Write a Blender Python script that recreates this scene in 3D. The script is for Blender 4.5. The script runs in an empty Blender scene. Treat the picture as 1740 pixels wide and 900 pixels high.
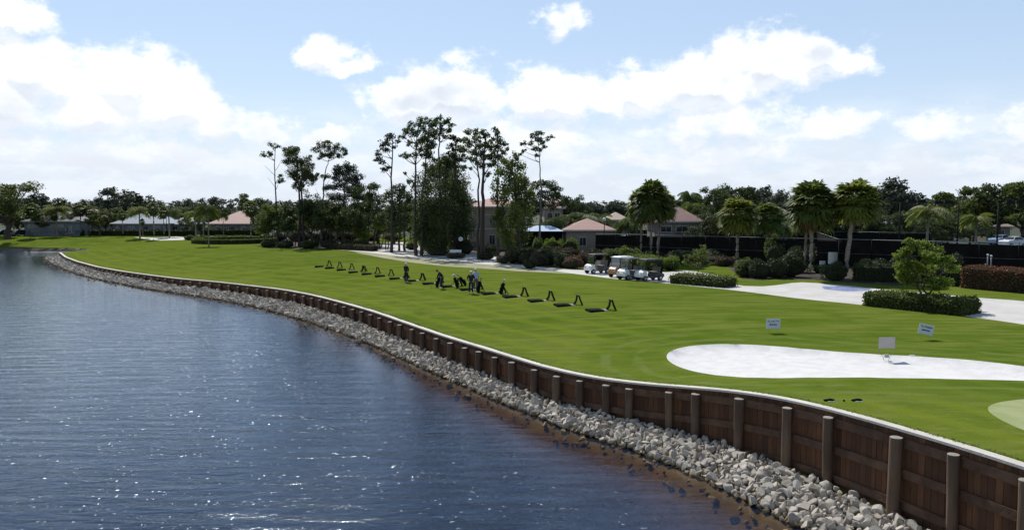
import bpy, math, random
import numpy as np
from mathutils import Vector, Matrix
from mathutils.geometry import delaunay_2d_cdt

sc = bpy.context.scene
COL = sc.collection
R = math.radians
rng = np.random.default_rng(7)
random.seed(7)

# ------------------------------------------------------------------ camera
F = 1340.0; CZ = 8.6; TH = math.atan(98 / 1340.0)
cam_d = bpy.data.cameras.new('camera')
cam = bpy.data.objects.new('camera', cam_d); COL.objects.link(cam)
cam.location = (0, 0, CZ); cam.rotation_euler = (math.pi / 2 - TH, 0, 0)
cam_d.sensor_fit = 'HORIZONTAL'; cam_d.sensor_width = 36; cam_d.lens = 36 * F / 1740.0
cam_d.clip_start = 0.1; cam_d.clip_end = 6000
sc.camera = cam

# ------------------------------------------------------------------ light and exposure
SUN_AZ, SUN_EL = R(-21), R(48)
SUN_STRENGTH = 4.6; SKY_STRENGTH = 0.10; EXPOSURE = 0.0
sc.view_settings.view_transform = 'Standard'; sc.view_settings.look = 'None'
sc.view_settings.gamma = 1; sc.view_settings.exposure = EXPOSURE
sc.view_settings.use_curve_mapping = False
S = Vector((math.sin(SUN_AZ) * math.cos(SUN_EL), math.cos(SUN_AZ) * math.cos(SUN_EL), math.sin(SUN_EL)))
sl = bpy.data.lights.new('sun', 'SUN'); sl.energy = SUN_STRENGTH; sl.angle = R(0.5); sl.color = (1, 0.955, 0.89)
so = bpy.data.objects.new('sun', sl); COL.objects.link(so)
so.rotation_euler = (-S).to_track_quat('-Z', 'Y').to_euler(); so.location = (0, 0, 60)
sc.cycles.max_bounces = 8; sc.cycles.transparent_max_bounces = 16
sc.cycles.use_denoising = True
sc.cycles.sample_clamp_indirect = 6.0
sc.cycles.caustics_reflective = False; sc.cycles.caustics_refractive = False


def cam_ray(px, py):
    v = -(py - 450) / F
    return np.array([(px - 870) / F, math.cos(TH) + v * math.sin(TH), -math.sin(TH) + v * math.cos(TH)])


def az_el(px, py):
    r = cam_ray(px, py)
    return math.atan2(r[0], r[1]), math.atan2(r[2], math.hypot(r[0], r[1]))


class NT:
    """small node-tree helper"""
    def __init__(s, tree):
        s.t = tree; s.n = tree.nodes; s.l = tree.links

    def new(s, typ, ins=None, **kw):
        nd = s.n.new(typ)
        for k, v in kw.items():
            setattr(nd, k, v)
        for k, v in (ins or {}).items():
            s.set(nd.inputs[k], v)
        return nd

    def set(s, sock, v):
        if isinstance(v, bpy.types.NodeSocket):
            s.l.new(v, sock)
        elif isinstance(v, bpy.types.Node):
            s.l.new(v.outputs[0], sock)
        else:
            sock.default_value = v

    def math(s, op, a, b=None, c=None, clamp=False):
        nd = s.n.new('ShaderNodeMath'); nd.operation = op; nd.use_clamp = clamp
        for i, v in enumerate((a, b, c)):
            if v is not None:
                s.set(nd.inputs[i], v)
        return nd.outputs[0]

    def mix(s, f, a, b, blend='MIX'):
        nd = s.n.new('ShaderNodeMix'); nd.data_type = 'RGBA'; nd.blend_type = blend
        s.set(nd.inputs[0], f)
        for i, v in ((6, a), (7, b)):
            s.set(nd.inputs[i], v if not isinstance(v, tuple) else (v + (1,) if len(v) == 3 else v))
        return nd.outputs[2]

    def ramp(s, f, stops):
        nd = s.n.new('ShaderNodeValToRGB'); s.set(nd.inputs[0], f)
        e = nd.color_ramp.elements
        while len(e) < len(stops):
            e.new(0.5)
        for el, (p, c) in zip(e, stops):
            el.position = p; el.color = c + (1,) if len(c) == 3 else c
        return nd.outputs[0]

    def smooth(s, v, a, b):
        nd = s.n.new('ShaderNodeMapRange'); nd.interpolation_type = 'SMOOTHSTEP'
        s.set(nd.inputs[0], v); nd.inputs[1].default_value = a; nd.inputs[2].default_value = b
        return nd.outputs[0]

    def noise(s, vec, scale, detail=4, rough=0.55, dist=0.0):
        nd = s.n.new('ShaderNodeTexNoise'); s.set(nd.inputs['Vector'], vec)
        nd.inputs['Scale'].default_value = scale; nd.inputs['Detail'].default_value = detail
        nd.inputs['Roughness'].default_value = rough; nd.inputs['Distortion'].default_value = dist
        return nd.outputs[0]

    def mapping(s, vec, loc=(0, 0, 0), rot=(0, 0, 0), scale=(1, 1, 1)):
        nd = s.n.new('ShaderNodeMapping'); s.set(nd.inputs[0], vec)
        nd.inputs[1].default_value = loc; nd.inputs[2].default_value = rot; nd.inputs[3].default_value = scale
        return nd.outputs[0]


# ------------------------------------------------------------------ world: Nishita sky with cumulus
w = bpy.data.worlds.new('World'); sc.world = w; w.use_nodes = True
wt = NT(w.node_tree); w.node_tree.nodes.clear()
sky = wt.new('ShaderNodeTexSky', sky_type='NISHITA')
sky.sun_disc = False; sky.sun_elevation = SUN_EL; sky.sun_rotation = SUN_AZ
sky.air_density = 1.0; sky.dust_density = 0.25; sky.ozone_density = 1.3
tc = wt.new('ShaderNodeTexCoord').outputs['Generated']
sep = wt.new('ShaderNodeSeparateXYZ', {0: tc})
az = wt.math('ARCTAN2', sep.outputs[0], sep.outputs[1])
el = wt.math('ARCSINE', sep.outputs[2])
ae = wt.new('ShaderNodeCombineXYZ', {0: az, 1: el}).outputs[0]
CLOUDS = [  # photo px centre, radii, weight
    (15, 28, 75, 45, 1), (60, 120, 120, 75, 1), (-20, 175, 150, 80, 1), (215, 135, 105, 82, 1.1), (150, 185, 130, 65, .9),
    (295, 180, 95, 62, 1), (375, 205, 75, 45, .9), (455, 215, 65, 40, .8), (540, 236, 60, 22, .8),
    (556, 88, 56, 46, 1), (605, 116, 46, 26, .9), (775, 103, 30, 22, .55),
    (760, 165, 145, 62, 1), (690, 185, 85, 42, .9), (930, 165, 90, 65, 1), (1030, 180, 60, 50, .8),
    (1085, 150, 90, 55, 1), (1190, 145, 130, 68, 1), (1310, 115, 120, 70, 1), (1405, 90, 90, 45, 1),
    (960, 36, 50, 36, .85), (1230, 215, 170, 50, .75), (1400, 225, 130, 46, .75), (1600, 222, 120, 45, .6), (1745, 210, 80, 60, .7),
    (870, 250, 300, 60, .6), (200, 265, 330, 60, .7), (1150, 270, 350, 45, .6), (620, 290, 300, 40, .45), (1600, 290, 300, 40, .5)]


def cloud_field(shift):
    vec = ae
    if shift:
        vec = wt.new('ShaderNodeVectorMath', {0: ae, 1: shift}, operation='ADD').outputs[0]
    # warp the outline so that the edges billow
    wn = wt.new('ShaderNodeTexNoise', {'Vector': vec, 'Scale': 11.0, 'Detail': 8.0, 'Roughness': 0.62})
    wv = wt.new('ShaderNodeVectorMath', {0: wn.outputs['Color'], 1: (.5, .5, .5)}, operation='SUBTRACT').outputs[0]
    wv = wt.new('ShaderNodeVectorMath', {0: wv, 1: (.11, .07, 0)}, operation='MULTIPLY').outputs[0]
    vec2 = wt.new('ShaderNodeVectorMath', {0: vec, 1: wv}, operation='ADD').outputs[0]
    acc = None
    for (cx, cy, rx, ry, wgt) in CLOUDS:
        a0, e0 = az_el(cx, cy); a1, _ = az_el(cx + rx, cy); _, e1 = az_el(cx, cy - ry)
        ra = a1 - a0; re = e1 - e0
        m = wt.mapping(vec2, loc=(-a0 / ra, -e0 / re, 0), scale=(1 / ra, 1 / re, 0))
        ln = wt.new('ShaderNodeVectorMath', {0: m}, operation='LENGTH').outputs['Value']
        b = wt.math('MULTIPLY', wt.math('SUBTRACT', 1.08, ln), wgt)
        acc = b if acc is None else wt.math('SMOOTH_MAX', acc, b, 0.25)
    return acc, vec2


fld, v2 = cloud_field(None)
# fair-weather clouds for the rest of the sky, away from the photographed part
gen = wt.noise(wt.mapping(tc, scale=(1, 1, 2.4)), 2.6, 8, .58)
away = wt.smooth(wt.math('ABSOLUTE', az), R(38), R(60))
high = wt.smooth(el, R(17), R(26))
away = wt.math('MAXIMUM', away, high)
genf = wt.math('MULTIPLY', wt.math('SUBTRACT', gen, .60), 5.0)
genf = wt.math('SUBTRACT', genf, wt.math('MULTIPLY', wt.math('SUBTRACT', 1.0, away), 4.0))
fine = wt.noise(wt.mapping(ae, scale=(1, 1.6, 1)), 22, 9, .62)
f1 = wt.math('ADD', fld, wt.math('MULTIPLY', wt.math('SUBTRACT', fine, .5), 1.7))
f1 = wt.math('MAXIMUM', f1, genf)
dens = wt.smooth(f1, .02, .62)
# low haze of far cumulus near the horizon
low = wt.math('SUBTRACT', 1.0, wt.smooth(el, R(1.0), R(8.5)))
band = wt.noise(wt.mapping(ae, scale=(1, 3.2, 1)), 9, 8, .6)
lowd = wt.math('MULTIPLY', low, wt.math('ADD', .35, wt.smooth(band, .38, .62)), clamp=True)
dens = wt.math('MAXIMUM', dens, wt.math('MULTIPLY', lowd, .8))
# shaded bellies: soft patches inside the thick parts and near the cloud bases
fld_up, _ = cloud_field((0, R(1.1), 0))
belly = wt.math('SUBTRACT', fld_up, fld)
thick = wt.smooth(fld, .35, .9)
patch = wt.smooth(wt.noise(wt.mapping(ae, scale=(1, 1.5, 1), loc=(3.1, 0, 0)), 8, 5, .5), .40, .70)
shade = wt.math('MULTIPLY', thick, patch)
shade = wt.math('ADD', wt.math('MULTIPLY', shade, .95), wt.math('MULTIPLY', wt.smooth(belly, .02, .26), .6), clamp=True)
ccol = wt.mix(shade, (11.8, 11.9, 12.0), (7.5, 8.15, 9.2))
lowp = wt.smooth(wt.noise(wt.mapping(ae, scale=(1, 2.6, 1), loc=(1.7, .4, 0)), 14, 7, .6), .42, .62)
ccol = wt.mix(low, ccol, wt.mix(lowp, (7.7, 8.3, 9.3), (8.9, 9.4, 10.2)))
skyc = wt.mix(wt.math('SUBTRACT', .55, wt.math('MULTIPLY', wt.smooth(el, R(14), R(32)), .5)), sky.outputs[0], (6.3, 8.1, 10.8))
haze_mix = wt.math('SUBTRACT', 1.0, wt.smooth(el, R(-2), R(14)))
skyc = wt.mix(wt.math('MULTIPLY', haze_mix, .6), skyc, (7.6, 8.7, 10.2))
final = wt.mix(dens, skyc, ccol)
bg = wt.new('ShaderNodeBackground', {'Color': final, 'Strength': SKY_STRENGTH})
wo = wt.new('ShaderNodeOutputWorld', {0: bg})


# ------------------------------------------------------------------ mesh builder
def ico(sub):
    t = (1 + 5 ** .5) / 2
    v = [(-1, t, 0), (1, t, 0), (-1, -t, 0), (1, -t, 0), (0, -1, t), (0, 1, t), (0, -1, -t), (0, 1, -t), (t, 0, -1), (t, 0, 1), (-t, 0, -1), (-t, 0, 1)]
    f = [(0, 11, 5), (0, 5, 1), (0, 1, 7), (0, 7, 10), (0, 10, 11), (1, 5, 9), (5, 11, 4), (11, 10, 2), (10, 7, 6), (7, 1, 8), (3, 9, 4), (3, 4, 2), (3, 2, 6), (3, 6, 8), (3, 8, 9), (4, 9, 5), (2, 4, 11), (6, 2, 10), (8, 6, 7), (9, 8, 1)]
    v = [np.array(p, float) / np.linalg.norm(p) for p in v]
    for _ in range(sub):
        cache = {}; nf = []

        def mid(a, b):
            k = (min(a, b), max(a, b))
            if k not in cache:
                m = v[a] + v[b]; v.append(m / np.linalg.norm(m)); cache[k] = len(v) - 1
            return cache[k]
        for a, b, c in f:
            x, y, z = mid(a, b), mid(b, c), mid(c, a)
            nf += [(a, x, z), (b, y, x), (c, z, y), (x, y, z)]
        f = nf
    return np.array(v), np.array(f)


ICO = [ico(0), ico(1), ico(2), ico(3)]


def rotm(rx=0, ry=0, rz=0):
    return np.array(Matrix.Rotation(rz, 3, 'Z') @ Matrix.Rotation(ry, 3, 'Y') @ Matrix.Rotation(rx, 3, 'X'))


class MB:
    def __init__(s):
        s.V = []; s.F = []; s.n = 0

    def add(s, v, f, m=0, smooth=False):
        v = np.asarray(v, float).reshape(-1, 3); f = np.asarray(f, int)
        s.V.append(v); s.F.append((f + s.n, m, smooth)); s.n += len(v); return s

    def box(s, c, size, rot=None, m=0, taper=1.0):
        x, y, z = [q / 2 for q in size]
        v = np.array([(-x, -y, -z), (x, -y, -z), (x, y, -z), (-x, y, -z), (-x * taper, -y * taper, z), (x * taper, -y * taper, z), (x * taper, y * taper, z), (-x * taper, y * taper, z)])
        if rot is not None:
            v = v @ rotm(*rot).T
        return s.add(v + np.array(c), [(0, 3, 2, 1), (4, 5, 6, 7), (0, 1, 5, 4), (1, 2, 6, 5), (2, 3, 7, 6), (3, 0, 4, 7)], m)

    def tube(s, pts, rad, n=8, m=0, cap=True, smooth=True):
        pts = np.asarray(pts, float); k = len(pts)
        rad = np.full(k, rad) if np.isscalar(rad) else np.asarray(rad, float)
        tan = np.gradient(pts, axis=0); tan /= np.linalg.norm(tan, axis=1)[:, None] + 1e-9
        ref = np.array([1, 0, 0]) if abs(tan[0][2]) > .8 else np.array([0, 0, 1.])
        V = []
        for i in range(k):
            a = np.cross(tan[i], ref); a /= np.linalg.norm(a) + 1e-9; b = np.cross(tan[i], a)
            th = np.arange(n) * 2 * math.pi / n
            V.append(pts[i] + rad[i] * (np.cos(th)[:, None] * a + np.sin(th)[:, None] * b))
        V = np.concatenate(V)
        i = np.arange(k - 1)[:, None] * n; j = np.arange(n)[None]; j2 = (j + 1) % n
        Q = np.stack([(i + j), (i + n + j), (i + n + j2), (i + j2)], -1).reshape(-1, 4)
        base = s.n
        s.add(V, Q, m, smooth)
        if cap:
            for (o, rev) in ((0, False), ((k - 1) * n, True)):
                idx = [o + q for q in range(n)]
                if rev:
                    idx = idx[::-1]
                s.F.append((np.array([idx]) + base, m, False))
        return s

    def ell(s, c, r, sub=2, m=0, rot=None, smooth=True, noise=0.0, rg=None):
        v, f = ICO[sub]; v = v.copy()
        if noise:
            v = v * (1 + (rg or rng).normal(0, noise, len(v)))[:, None]
        v = v * np.array(r)
        if rot is not None:
            v = v @ rotm(*rot).T
        return s.add(v + np.array(c), f, m, smooth)

    def poly_prism(s, pts, z0, z1, m=0):
        n = len(pts); v = [(x, y, z0) for x, y in pts] + [(x, y, z1) for x, y in pts]
        b = s.n
        s.add(v, [(i, (i + 1) % n, n + (i + 1) % n, n + i) for i in range(n)], m)
        s.F.append((np.array([list(range(n))[::-1]]) + b, m, False)); s.F.append((np.array([list(range(n, 2 * n))]) + b, m, False))
        return s

    def xprism(s, prof, x0, x1, m=0, rad=None):
        """profile in (y,z) extruded along x"""
        n = len(prof); v = [(x0, y, z) for y, z in prof] + [(x1, y, z) for y, z in prof]
        b = s.n
        s.add(v, [(i, n + i, n + (i + 1) % n, (i + 1) % n) for i in range(n)], m)
        s.F.append((np.array([list(range(n))]) + b, m, False)); s.F.append((np.array([list(range(n, 2 * n))[::-1]]) + b, m, False))
        return s

    def cards(s, P, size, m=0, aspect=.6, flat=0.0, rg=None):
        """leaf-sized quads (a folded diamond) at the points P, random orientation"""
        rg = rg or rng; n = len(P)
        if n == 0:
            return s
        a = rg.normal(size=(n, 3)); a[:, 2] *= (1 - flat); a /= np.linalg.norm(a, axis=1)[:, None]
        b = rg.normal(size=(n, 3)); b[:, 2] *= (1 - flat); b -= a * (a * b).sum(1)[:, None]; b /= np.linalg.norm(b, axis=1)[:, None]
        sz = (size * rg.uniform(.6, 1.35, n))[:, None]
        a = a * sz * .5; b = b * sz * .5 * aspect
        V = np.stack([P - a, P + b, P + a, P - b], 1).reshape(-1, 3)
        return s.add(V, np.arange(4 * n).reshape(-1, 4), m)

    def mesh(s, name, mats):
        me = bpy.data.meshes.new(name)
        V = np.concatenate(s.V) if s.V else np.zeros((0, 3))
        me.vertices.add(len(V)); me.vertices.foreach_set('co', V.astype(np.float32).ravel())
        tot = []; idx = []; mi = []; sm = []
        for f, m, smo in s.F:
            if len(f) == 0:
                continue
            tot.append(np.full(len(f), f.shape[1])); idx.append(f.ravel()); mi.append(np.full(len(f), m)); sm.append(np.full(len(f), smo))
        tot = np.concatenate(tot); idx = np.concatenate(idx); mi = np.concatenate(mi); sm = np.concatenate(sm)
        me.loops.add(len(idx)); me.loops.foreach_set('vertex_index', idx.astype(np.int32))
        me.polygons.add(len(tot)); me.polygons.foreach_set('loop_start', (np.cumsum(tot) - tot).astype(np.int32))
        me.polygons.foreach_set('material_index', mi.astype(np.int32))
        me.polygons.foreach_set('use_smooth', sm.astype(bool))
        me.update(calc_edges=True)
        for q in (mats if isinstance(mats, (list, tuple)) else [mats]):
            me.materials.append(q)
        return me


def link(name, me, parent=None, loc=(0, 0, 0), rz=0, scale=None):
    o = bpy.data.objects.new(name, me); COL.objects.link(o)
    o.location = loc; o.rotation_euler = (0, 0, rz)
    if scale is not None:
        o.scale = (scale,) * 3 if np.isscalar(scale) else scale
    if parent is not None:
        o.parent = parent
    return o


def tag(o, label=None, cat=None, group=None, kind=None):
    if label: o['label'] = label
    if cat: o['category'] = cat
    if group: o['group'] = group
    if kind: o['kind'] = kind
    return o


def thing(name, label, cat, loc=(0, 0, 0), rz=0, group=None, scale=None):
    o = link(name, None, None, tuple(float(q) for q in loc), rz, scale); o.empty_display_size = .3
    return tag(o, label, cat, group)


def part(name, mb, mats, parent, label=None):
    o = link(name, mb if isinstance(mb, bpy.types.Mesh) else mb.mesh(name, mats), parent)
    if label: o['label'] = label
    return o


def copy_tree(o, parent=None):
    c = o.copy(); COL.objects.link(c); c.parent = parent
    for ch in [q for q in bpy.data.objects if q.parent == o]:
        copy_tree(ch, c)
    return c


# ------------------------------------------------------------------ materials
def mat(name, col, rough=.7, col2=None, nscale=4, bump=0, bscale=None, metal=0, spec=.35, island=None, transl=0, stretch=(1, 1, 1), coord='Object', detail=4):
    m = bpy.data.materials.new(name); m.use_nodes = True
    t = NT(m.node_tree); b = m.node_tree.nodes['Principled BSDF']
    b.inputs['Roughness'].default_value = rough; b.inputs['Metallic'].default_value = metal
    b.inputs['Specular IOR Level'].default_value = spec
    co = t.new('ShaderNodeTexCoord').outputs[coord]
    co = t.mapping(co, scale=stretch)
    c = tuple(col) + (1,)
    if col2:
        nz = t.noise(co, nscale, detail, .6)
        c = t.mix(t.smooth(nz, .3, .7), tuple(col), tuple(col2))
    if island:
        rnd = t.new('ShaderNodeNewGeometry').outputs['Random Per Island']
        c = t.mix(rnd, c if not isinstance(c, tuple) else c, tuple(island))
    t.set(b.inputs['Base Color'], c)
    if bump:
        bn = t.noise(co, bscale or nscale * 4, 6, .6)
        bp = t.new('ShaderNodeBump', {'Height': bn, 'Strength': bump, 'Distance': .05})
        t.set(b.inputs['Normal'], bp.outputs[0])
    if transl:
        tr = t.new('ShaderNodeBsdfTranslucent'); t.set(tr.inputs[0], c)
        mx = t.new('ShaderNodeMixShader', {0: transl, 1: b.outputs[0], 2: tr.outputs[0]})
        t.l.new(mx.outputs[0], m.node_tree.nodes['Material Output'].inputs[0])
    return m


def leafmat(name, c1, c2, c3=None, transl=.35):
    """every leaf its own tone, larger patches of older and younger growth"""
    m = bpy.data.materials.new(name); m.use_nodes = True
    t = NT(m.node_tree); b = m.node_tree.nodes['Principled BSDF']
    b.inputs['Roughness'].default_value = .55; b.inputs['Specular IOR Level'].default_value = .25
    rnd = t.new('ShaderNodeNewGeometry').outputs['Random Per Island']
    co = t.new('ShaderNodeTexCoord').outputs['Object']
    nz = t.smooth(t.noise(co, .55, 3), .35, .65)
    oi = t.new('ShaderNodeObjectInfo').outputs['Random']
    c = t.mix(rnd, c1, c2)
    c = t.mix(t.math('MULTIPLY', nz, .6), c, c3 or c1)
    hsv = t.new('ShaderNodeHueSaturation', {'Color': c, 'Value': t.math('ADD', .85, t.math('MULTIPLY', oi, .3)), 'Hue': t.math('ADD', .49, t.math('MULTIPLY', oi, .02))})
    t.set(b.inputs['Base Color'], hsv.outputs[0])
    tr = t.new('ShaderNodeBsdfTranslucent'); t.set(tr.inputs[0], t.mix(.5, hsv.outputs[0], tuple(min(1, q * 1.6) for q in c2)))
    mx = t.new('ShaderNodeMixShader', {0: transl, 1: b.outputs[0], 2: tr.outputs[0]})
    t.l.new(mx.outputs[0], m.node_tree.nodes['Material Output'].inputs[0])
    return m


# ------------------------------------------------------------------ lay of the land
CAP = [(102.5, 429.5), (112, 437), (131.5, 444.5), (167, 454), (209, 461.5), (260, 468.5), (305, 474), (370, 479.5), (428, 486), (482, 492.5), (531, 501.5), (563, 509.5), (595, 518), (640, 531), (702, 553), (764.5, 574.5), (827, 593), (889, 613), (936, 627), (982, 638), (1029, 646), (1076, 652), (1138, 657), (1192, 660), (1284, 669), (1357, 682.5), (1431, 701), (1523, 727), (1615, 754), (1740, 792), (1900, 848), (2120, 935)]
ZX = [100, 300, 640, 850, 960, 1080, 1200, 1310, 1523, 1740]; ZZ = [.75, 1.0, 1.45, 1.63, 1.66, 1.72, 2.03, 2.35, 2.6, 2.7]


def Gz(px, py, z):
    r = cam_ray(px, py); t = (z - CZ) / r[2]
    return np.array([r[0] * t, r[1] * t])


def at(px, py, D):
    """the point that is D metres ahead (world y) on the ray of a pixel"""
    r = cam_ray(px, py); t = D / r[1]
    return np.array([r[0] * t, D, CZ + r[2] * t])


cap0 = np.array([tuple(Gz(x, y, np.interp(x, ZX, ZZ))) + (float(np.interp(x, ZX, ZZ)),) for x, y in CAP])


def resample(P, step):
    d = np.r_[0, np.cumsum(np.linalg.norm(np.diff(P[:, :2], axis=0), axis=1))]
    n = max(2, int(round(d[-1] / step)) + 1); s = np.linspace(0, d[-1], n)
    return np.stack([np.interp(s, d, P[:, k]) for k in range(P.shape[1])], 1), s


def smooth_poly(P, it):
    P = P.copy()
    for _ in range(it):
        Q = P.copy(); Q[1:-1] = .25 * P[:-2] + .5 * P[1:-1] + .25 * P[2:]; P = Q
    return P


WL, _ = resample(cap0, .5); WL = smooth_poly(WL, 14); WL, WS = resample(WL, .5)   # wall line, from its far tip to beyond the frame
WT = np.gradient(WL[:, :2], axis=0); WT /= np.linalg.norm(WT, axis=1)[:, None]
WN = np.stack([WT[:, 1], -WT[:, 0]], 1)          # towards the water
if WN[len(WN) // 2][0] > 0:
    WN = -WN
# far bank of the lake
BK = np.array([[WL[0, 0], WL[0, 1], .8], [-77.5, 141, .8], [-78, 147, .8], [-84, 151.5, .8], [-98, 152.5, .8], [-140, 151, .8], [-260, 146, .8], [-600, 120, .8]])
BK, _ = resample(BK, 2.0); BK = smooth_poly(BK, 3)
SHORE = np.concatenate([BK[::-1][:-1], WL])


def seg_dist(x, y, line):
    """distance to a polyline and the z interpolated along it, for arrays"""
    P = np.stack([np.ravel(x), np.ravel(y)], 1)
    A = line[:-1]; B = line[1:]; AB = (B - A)[:, :2]; L2 = (AB ** 2).sum(1) + 1e-12
    best = np.full(len(P), 1e18); bz = np.zeros(len(P))
    for c in range(0, len(P), 2000):
        Q = P[c:c + 2000]
        t = np.clip(((Q[:, None] - A[None, :, :2]) * AB[None]).sum(2) / L2, 0, 1)
        D = ((A[None, :, :2] + t[..., None] * AB[None] - Q[:, None]) ** 2).sum(2)
        k = D.argmin(1); r = np.arange(len(Q))
        best[c:c + 2000] = np.sqrt(D[r, k])
        bz[c:c + 2000] = A[k, 2] + t[r, k] * (B[k, 2] - A[k, 2]) if line.shape[1] > 2 else 0
    return best, bz


SHC = SHORE[::2]
if not np.allclose(SHC[-1], SHORE[-1]): SHC = np.concatenate([SHC, SHORE[-1:]])


def height(x, y):
    d, zc = seg_dist(x, y, SHC)
    t = np.clip(d / 17, 0, 1); t = t * t * (3 - 2 * t)
    z = zc * (1 - t) + 2.2 * t
    return z.reshape(np.shape(x)) if np.ndim(x) else float(z[0])


def GP(px, py):
    """ground point under a pixel"""
    z = 2.2
    for _ in range(6):
        p = Gz(px, py, z); z = height(p[0], p[1])
    return np.array([p[0], p[1], z])


def inpoly(P, poly):
    x, y = P[:, 0], P[:, 1]; c = np.zeros(len(P), bool); n = len(poly)
    for i in range(n):
        x1, y1 = poly[i]; x2, y2 = poly[(i + 1) % n]
        if y1 == y2: continue
        c ^= ((y1 > y) != (y2 > y)) & (x < (x2 - x1) * (y - y1) / (y2 - y1) + x1)
    return c


def gpoly(pts):
    return np.array([GP(*p)[:2] for p in pts])


def rounded(P, it=2):
    for _ in range(it):
        Q = []
        for i in range(len(P)):
            a, b = P[i], P[(i + 1) % len(P)]; Q += [.75 * a + .25 * b, .25 * a + .75 * b]
        P = np.array(Q)
    return P


bunker = rounded(gpoly([(1123, 606), (1128, 596), (1150, 588), (1200, 584), (1260, 584.5), (1320, 588.5), (1380, 595.5), (1450, 602.5), (1500, 605), (1560, 606.5), (1640, 611), (1700, 617), (1745, 624), (1800, 632), (1860, 642), (1840, 655), (1760, 650), (1680, 646), (1600, 646), (1540, 645), (1480, 643), (1420, 642), (1360, 644), (1300, 647), (1250, 645), (1200, 639), (1155, 628), (1130, 617)]))
green = rounded(gpoly([(1674, 694), (1690, 684), (1722, 679), (1780, 674), (1850, 676), (1900, 700), (1880, 745), (1800, 750), (1740, 731), (1698, 712)]))
road = gpoly([(1122, 480), (1150, 483), (1190, 487), (1232, 491), (1290, 498), (1357, 507), (1410, 512), (1468, 518), (1560, 528), (1674, 541), (1740, 551), (1900, 570), (1900, 530), (1740, 511), (1633, 503.5), (1596, 499), (1541, 495), (1486, 490), (1440, 485), (1394, 481), (1357, 479), (1335, 482), (1310, 485.5), (1291, 486.5), (1269, 486), (1250, 484), (1238, 478), (1240, 474.5), (1236, 470.5), (1215, 466.5), (1181, 461), (1165, 459.5), (1148, 460.5), (1130, 463), (1100, 460), (1060, 458), (1030, 457), (1000, 459), (960, 457.5), (920, 453.5), (880, 449.5), (830, 445.5), (790, 442), (760, 439), (720, 435.5), (680, 431), (640, 427), (600, 423), (570, 421), (570, 423.5), (610, 427.5), (650, 432), (700, 437.5), (760, 443.5), (800, 447), (880, 454), (940, 460), (985, 466), (1040, 473), (1085, 477)])
bunker = resample(np.c_[np.r_[bunker, bunker[:1]], np.zeros(len(bunker) + 1)], .35)[0][:-1, :2]
for _ in range(36): bunker = .5 * bunker + .25 * (np.roll(bunker, 1, 0) + np.roll(bunker, -1, 0))
road = np.concatenate([resample(np.c_[np.r_[road, road[:1]], np.zeros(len(road) + 1)], 1.5)[0][:-1, :2]])
strip = gpoly([(600, 427.2), (650, 432.5), (700, 438), (760, 444), (800, 447.5), (880, 454.5), (940, 460.5), (975, 465), (940, 463.5), (880, 460.5), (820, 456), (760, 452.5), (700, 446), (650, 438), (610, 430)])
drive = rounded(gpoly([(622, 425), (632, 417), (650, 413), (690, 411), (705, 414), (720, 421), (760, 427), (812, 431), (850, 437), (868, 443), (850, 446), (800, 442), (740, 436), (690, 431), (650, 427)]), 1)
mulch = gpoly([(735, 426), (770, 424), (850, 418), (900, 402), (1010, 420), (1100, 428), (1180, 436), (1240, 440), (1290, 462), (1480, 455), (1760, 462), (1760, 494), (1640, 482), (1520, 485), (1440, 480), (1400, 476), (1330, 474), (1290, 476), (1262, 474), (1235, 452), (1170, 447), (1130, 452), (1110, 457), (1060, 455), (1020, 454), (985, 456), (940, 454), (880, 448), (840, 441), (790, 436)])
underwood = gpoly([(442, 417), (470, 421), (560, 424), (620, 421), (640, 416), (620, 404), (560, 396), (470, 396), (440, 404)])
court = gpoly([(1010, 434), (1240, 444), (1480, 452), (1900, 466), (1900, 420), (1600, 395), (1300, 385), (1000, 392)])
scrub = np.array([(-2400, 192), (-2400, 3100), (2400, 3100), (2400, 150), (95, 112), (60, 128), (10, 150), (-40, 178), (-60, 190)])
leftpath = gpoly([(228, 407), (262, 409.5), (310, 407.5), (330, 404), (300, 402), (262, 404)])

# ------------------------------------------------------------------ ground sheets (one triangulation, cut along the outlines)
REG = [('bunker', bunker), ('green', green), ('road', road), ('strip', strip), ('drive', drive), ('mulch', mulch), ('underwood', underwood), ('court', court), ('leftpath', leftpath), ('scrub', scrub)]
pts = []; edges = []


def add_loop(P, closed=True):
    b = len(pts)
    for p in P: pts.append(Vector((float(p[0]), float(p[1]))))
    n = len(P)
    for i in range(n if closed else n - 1): edges.append((b + i, b + (i + 1) % n))


for nm, P in REG: add_loop(P)
land = [tuple(p[:2]) for p in SHORE] + [(26, -4), (60, -40), (1500, -200), (2500, 400), (2500, 3200), (-2500, 3200), (-2500, 200), (-1500, 110)]
land = np.array(land)
add_loop(land)


def grid(x0, x1, y0, y1, st):
    X, Y = np.meshgrid(np.arange(x0, x1, st), np.arange(y0, y1, st)); return np.stack([X.ravel(), Y.ravel()], 1)


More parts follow.
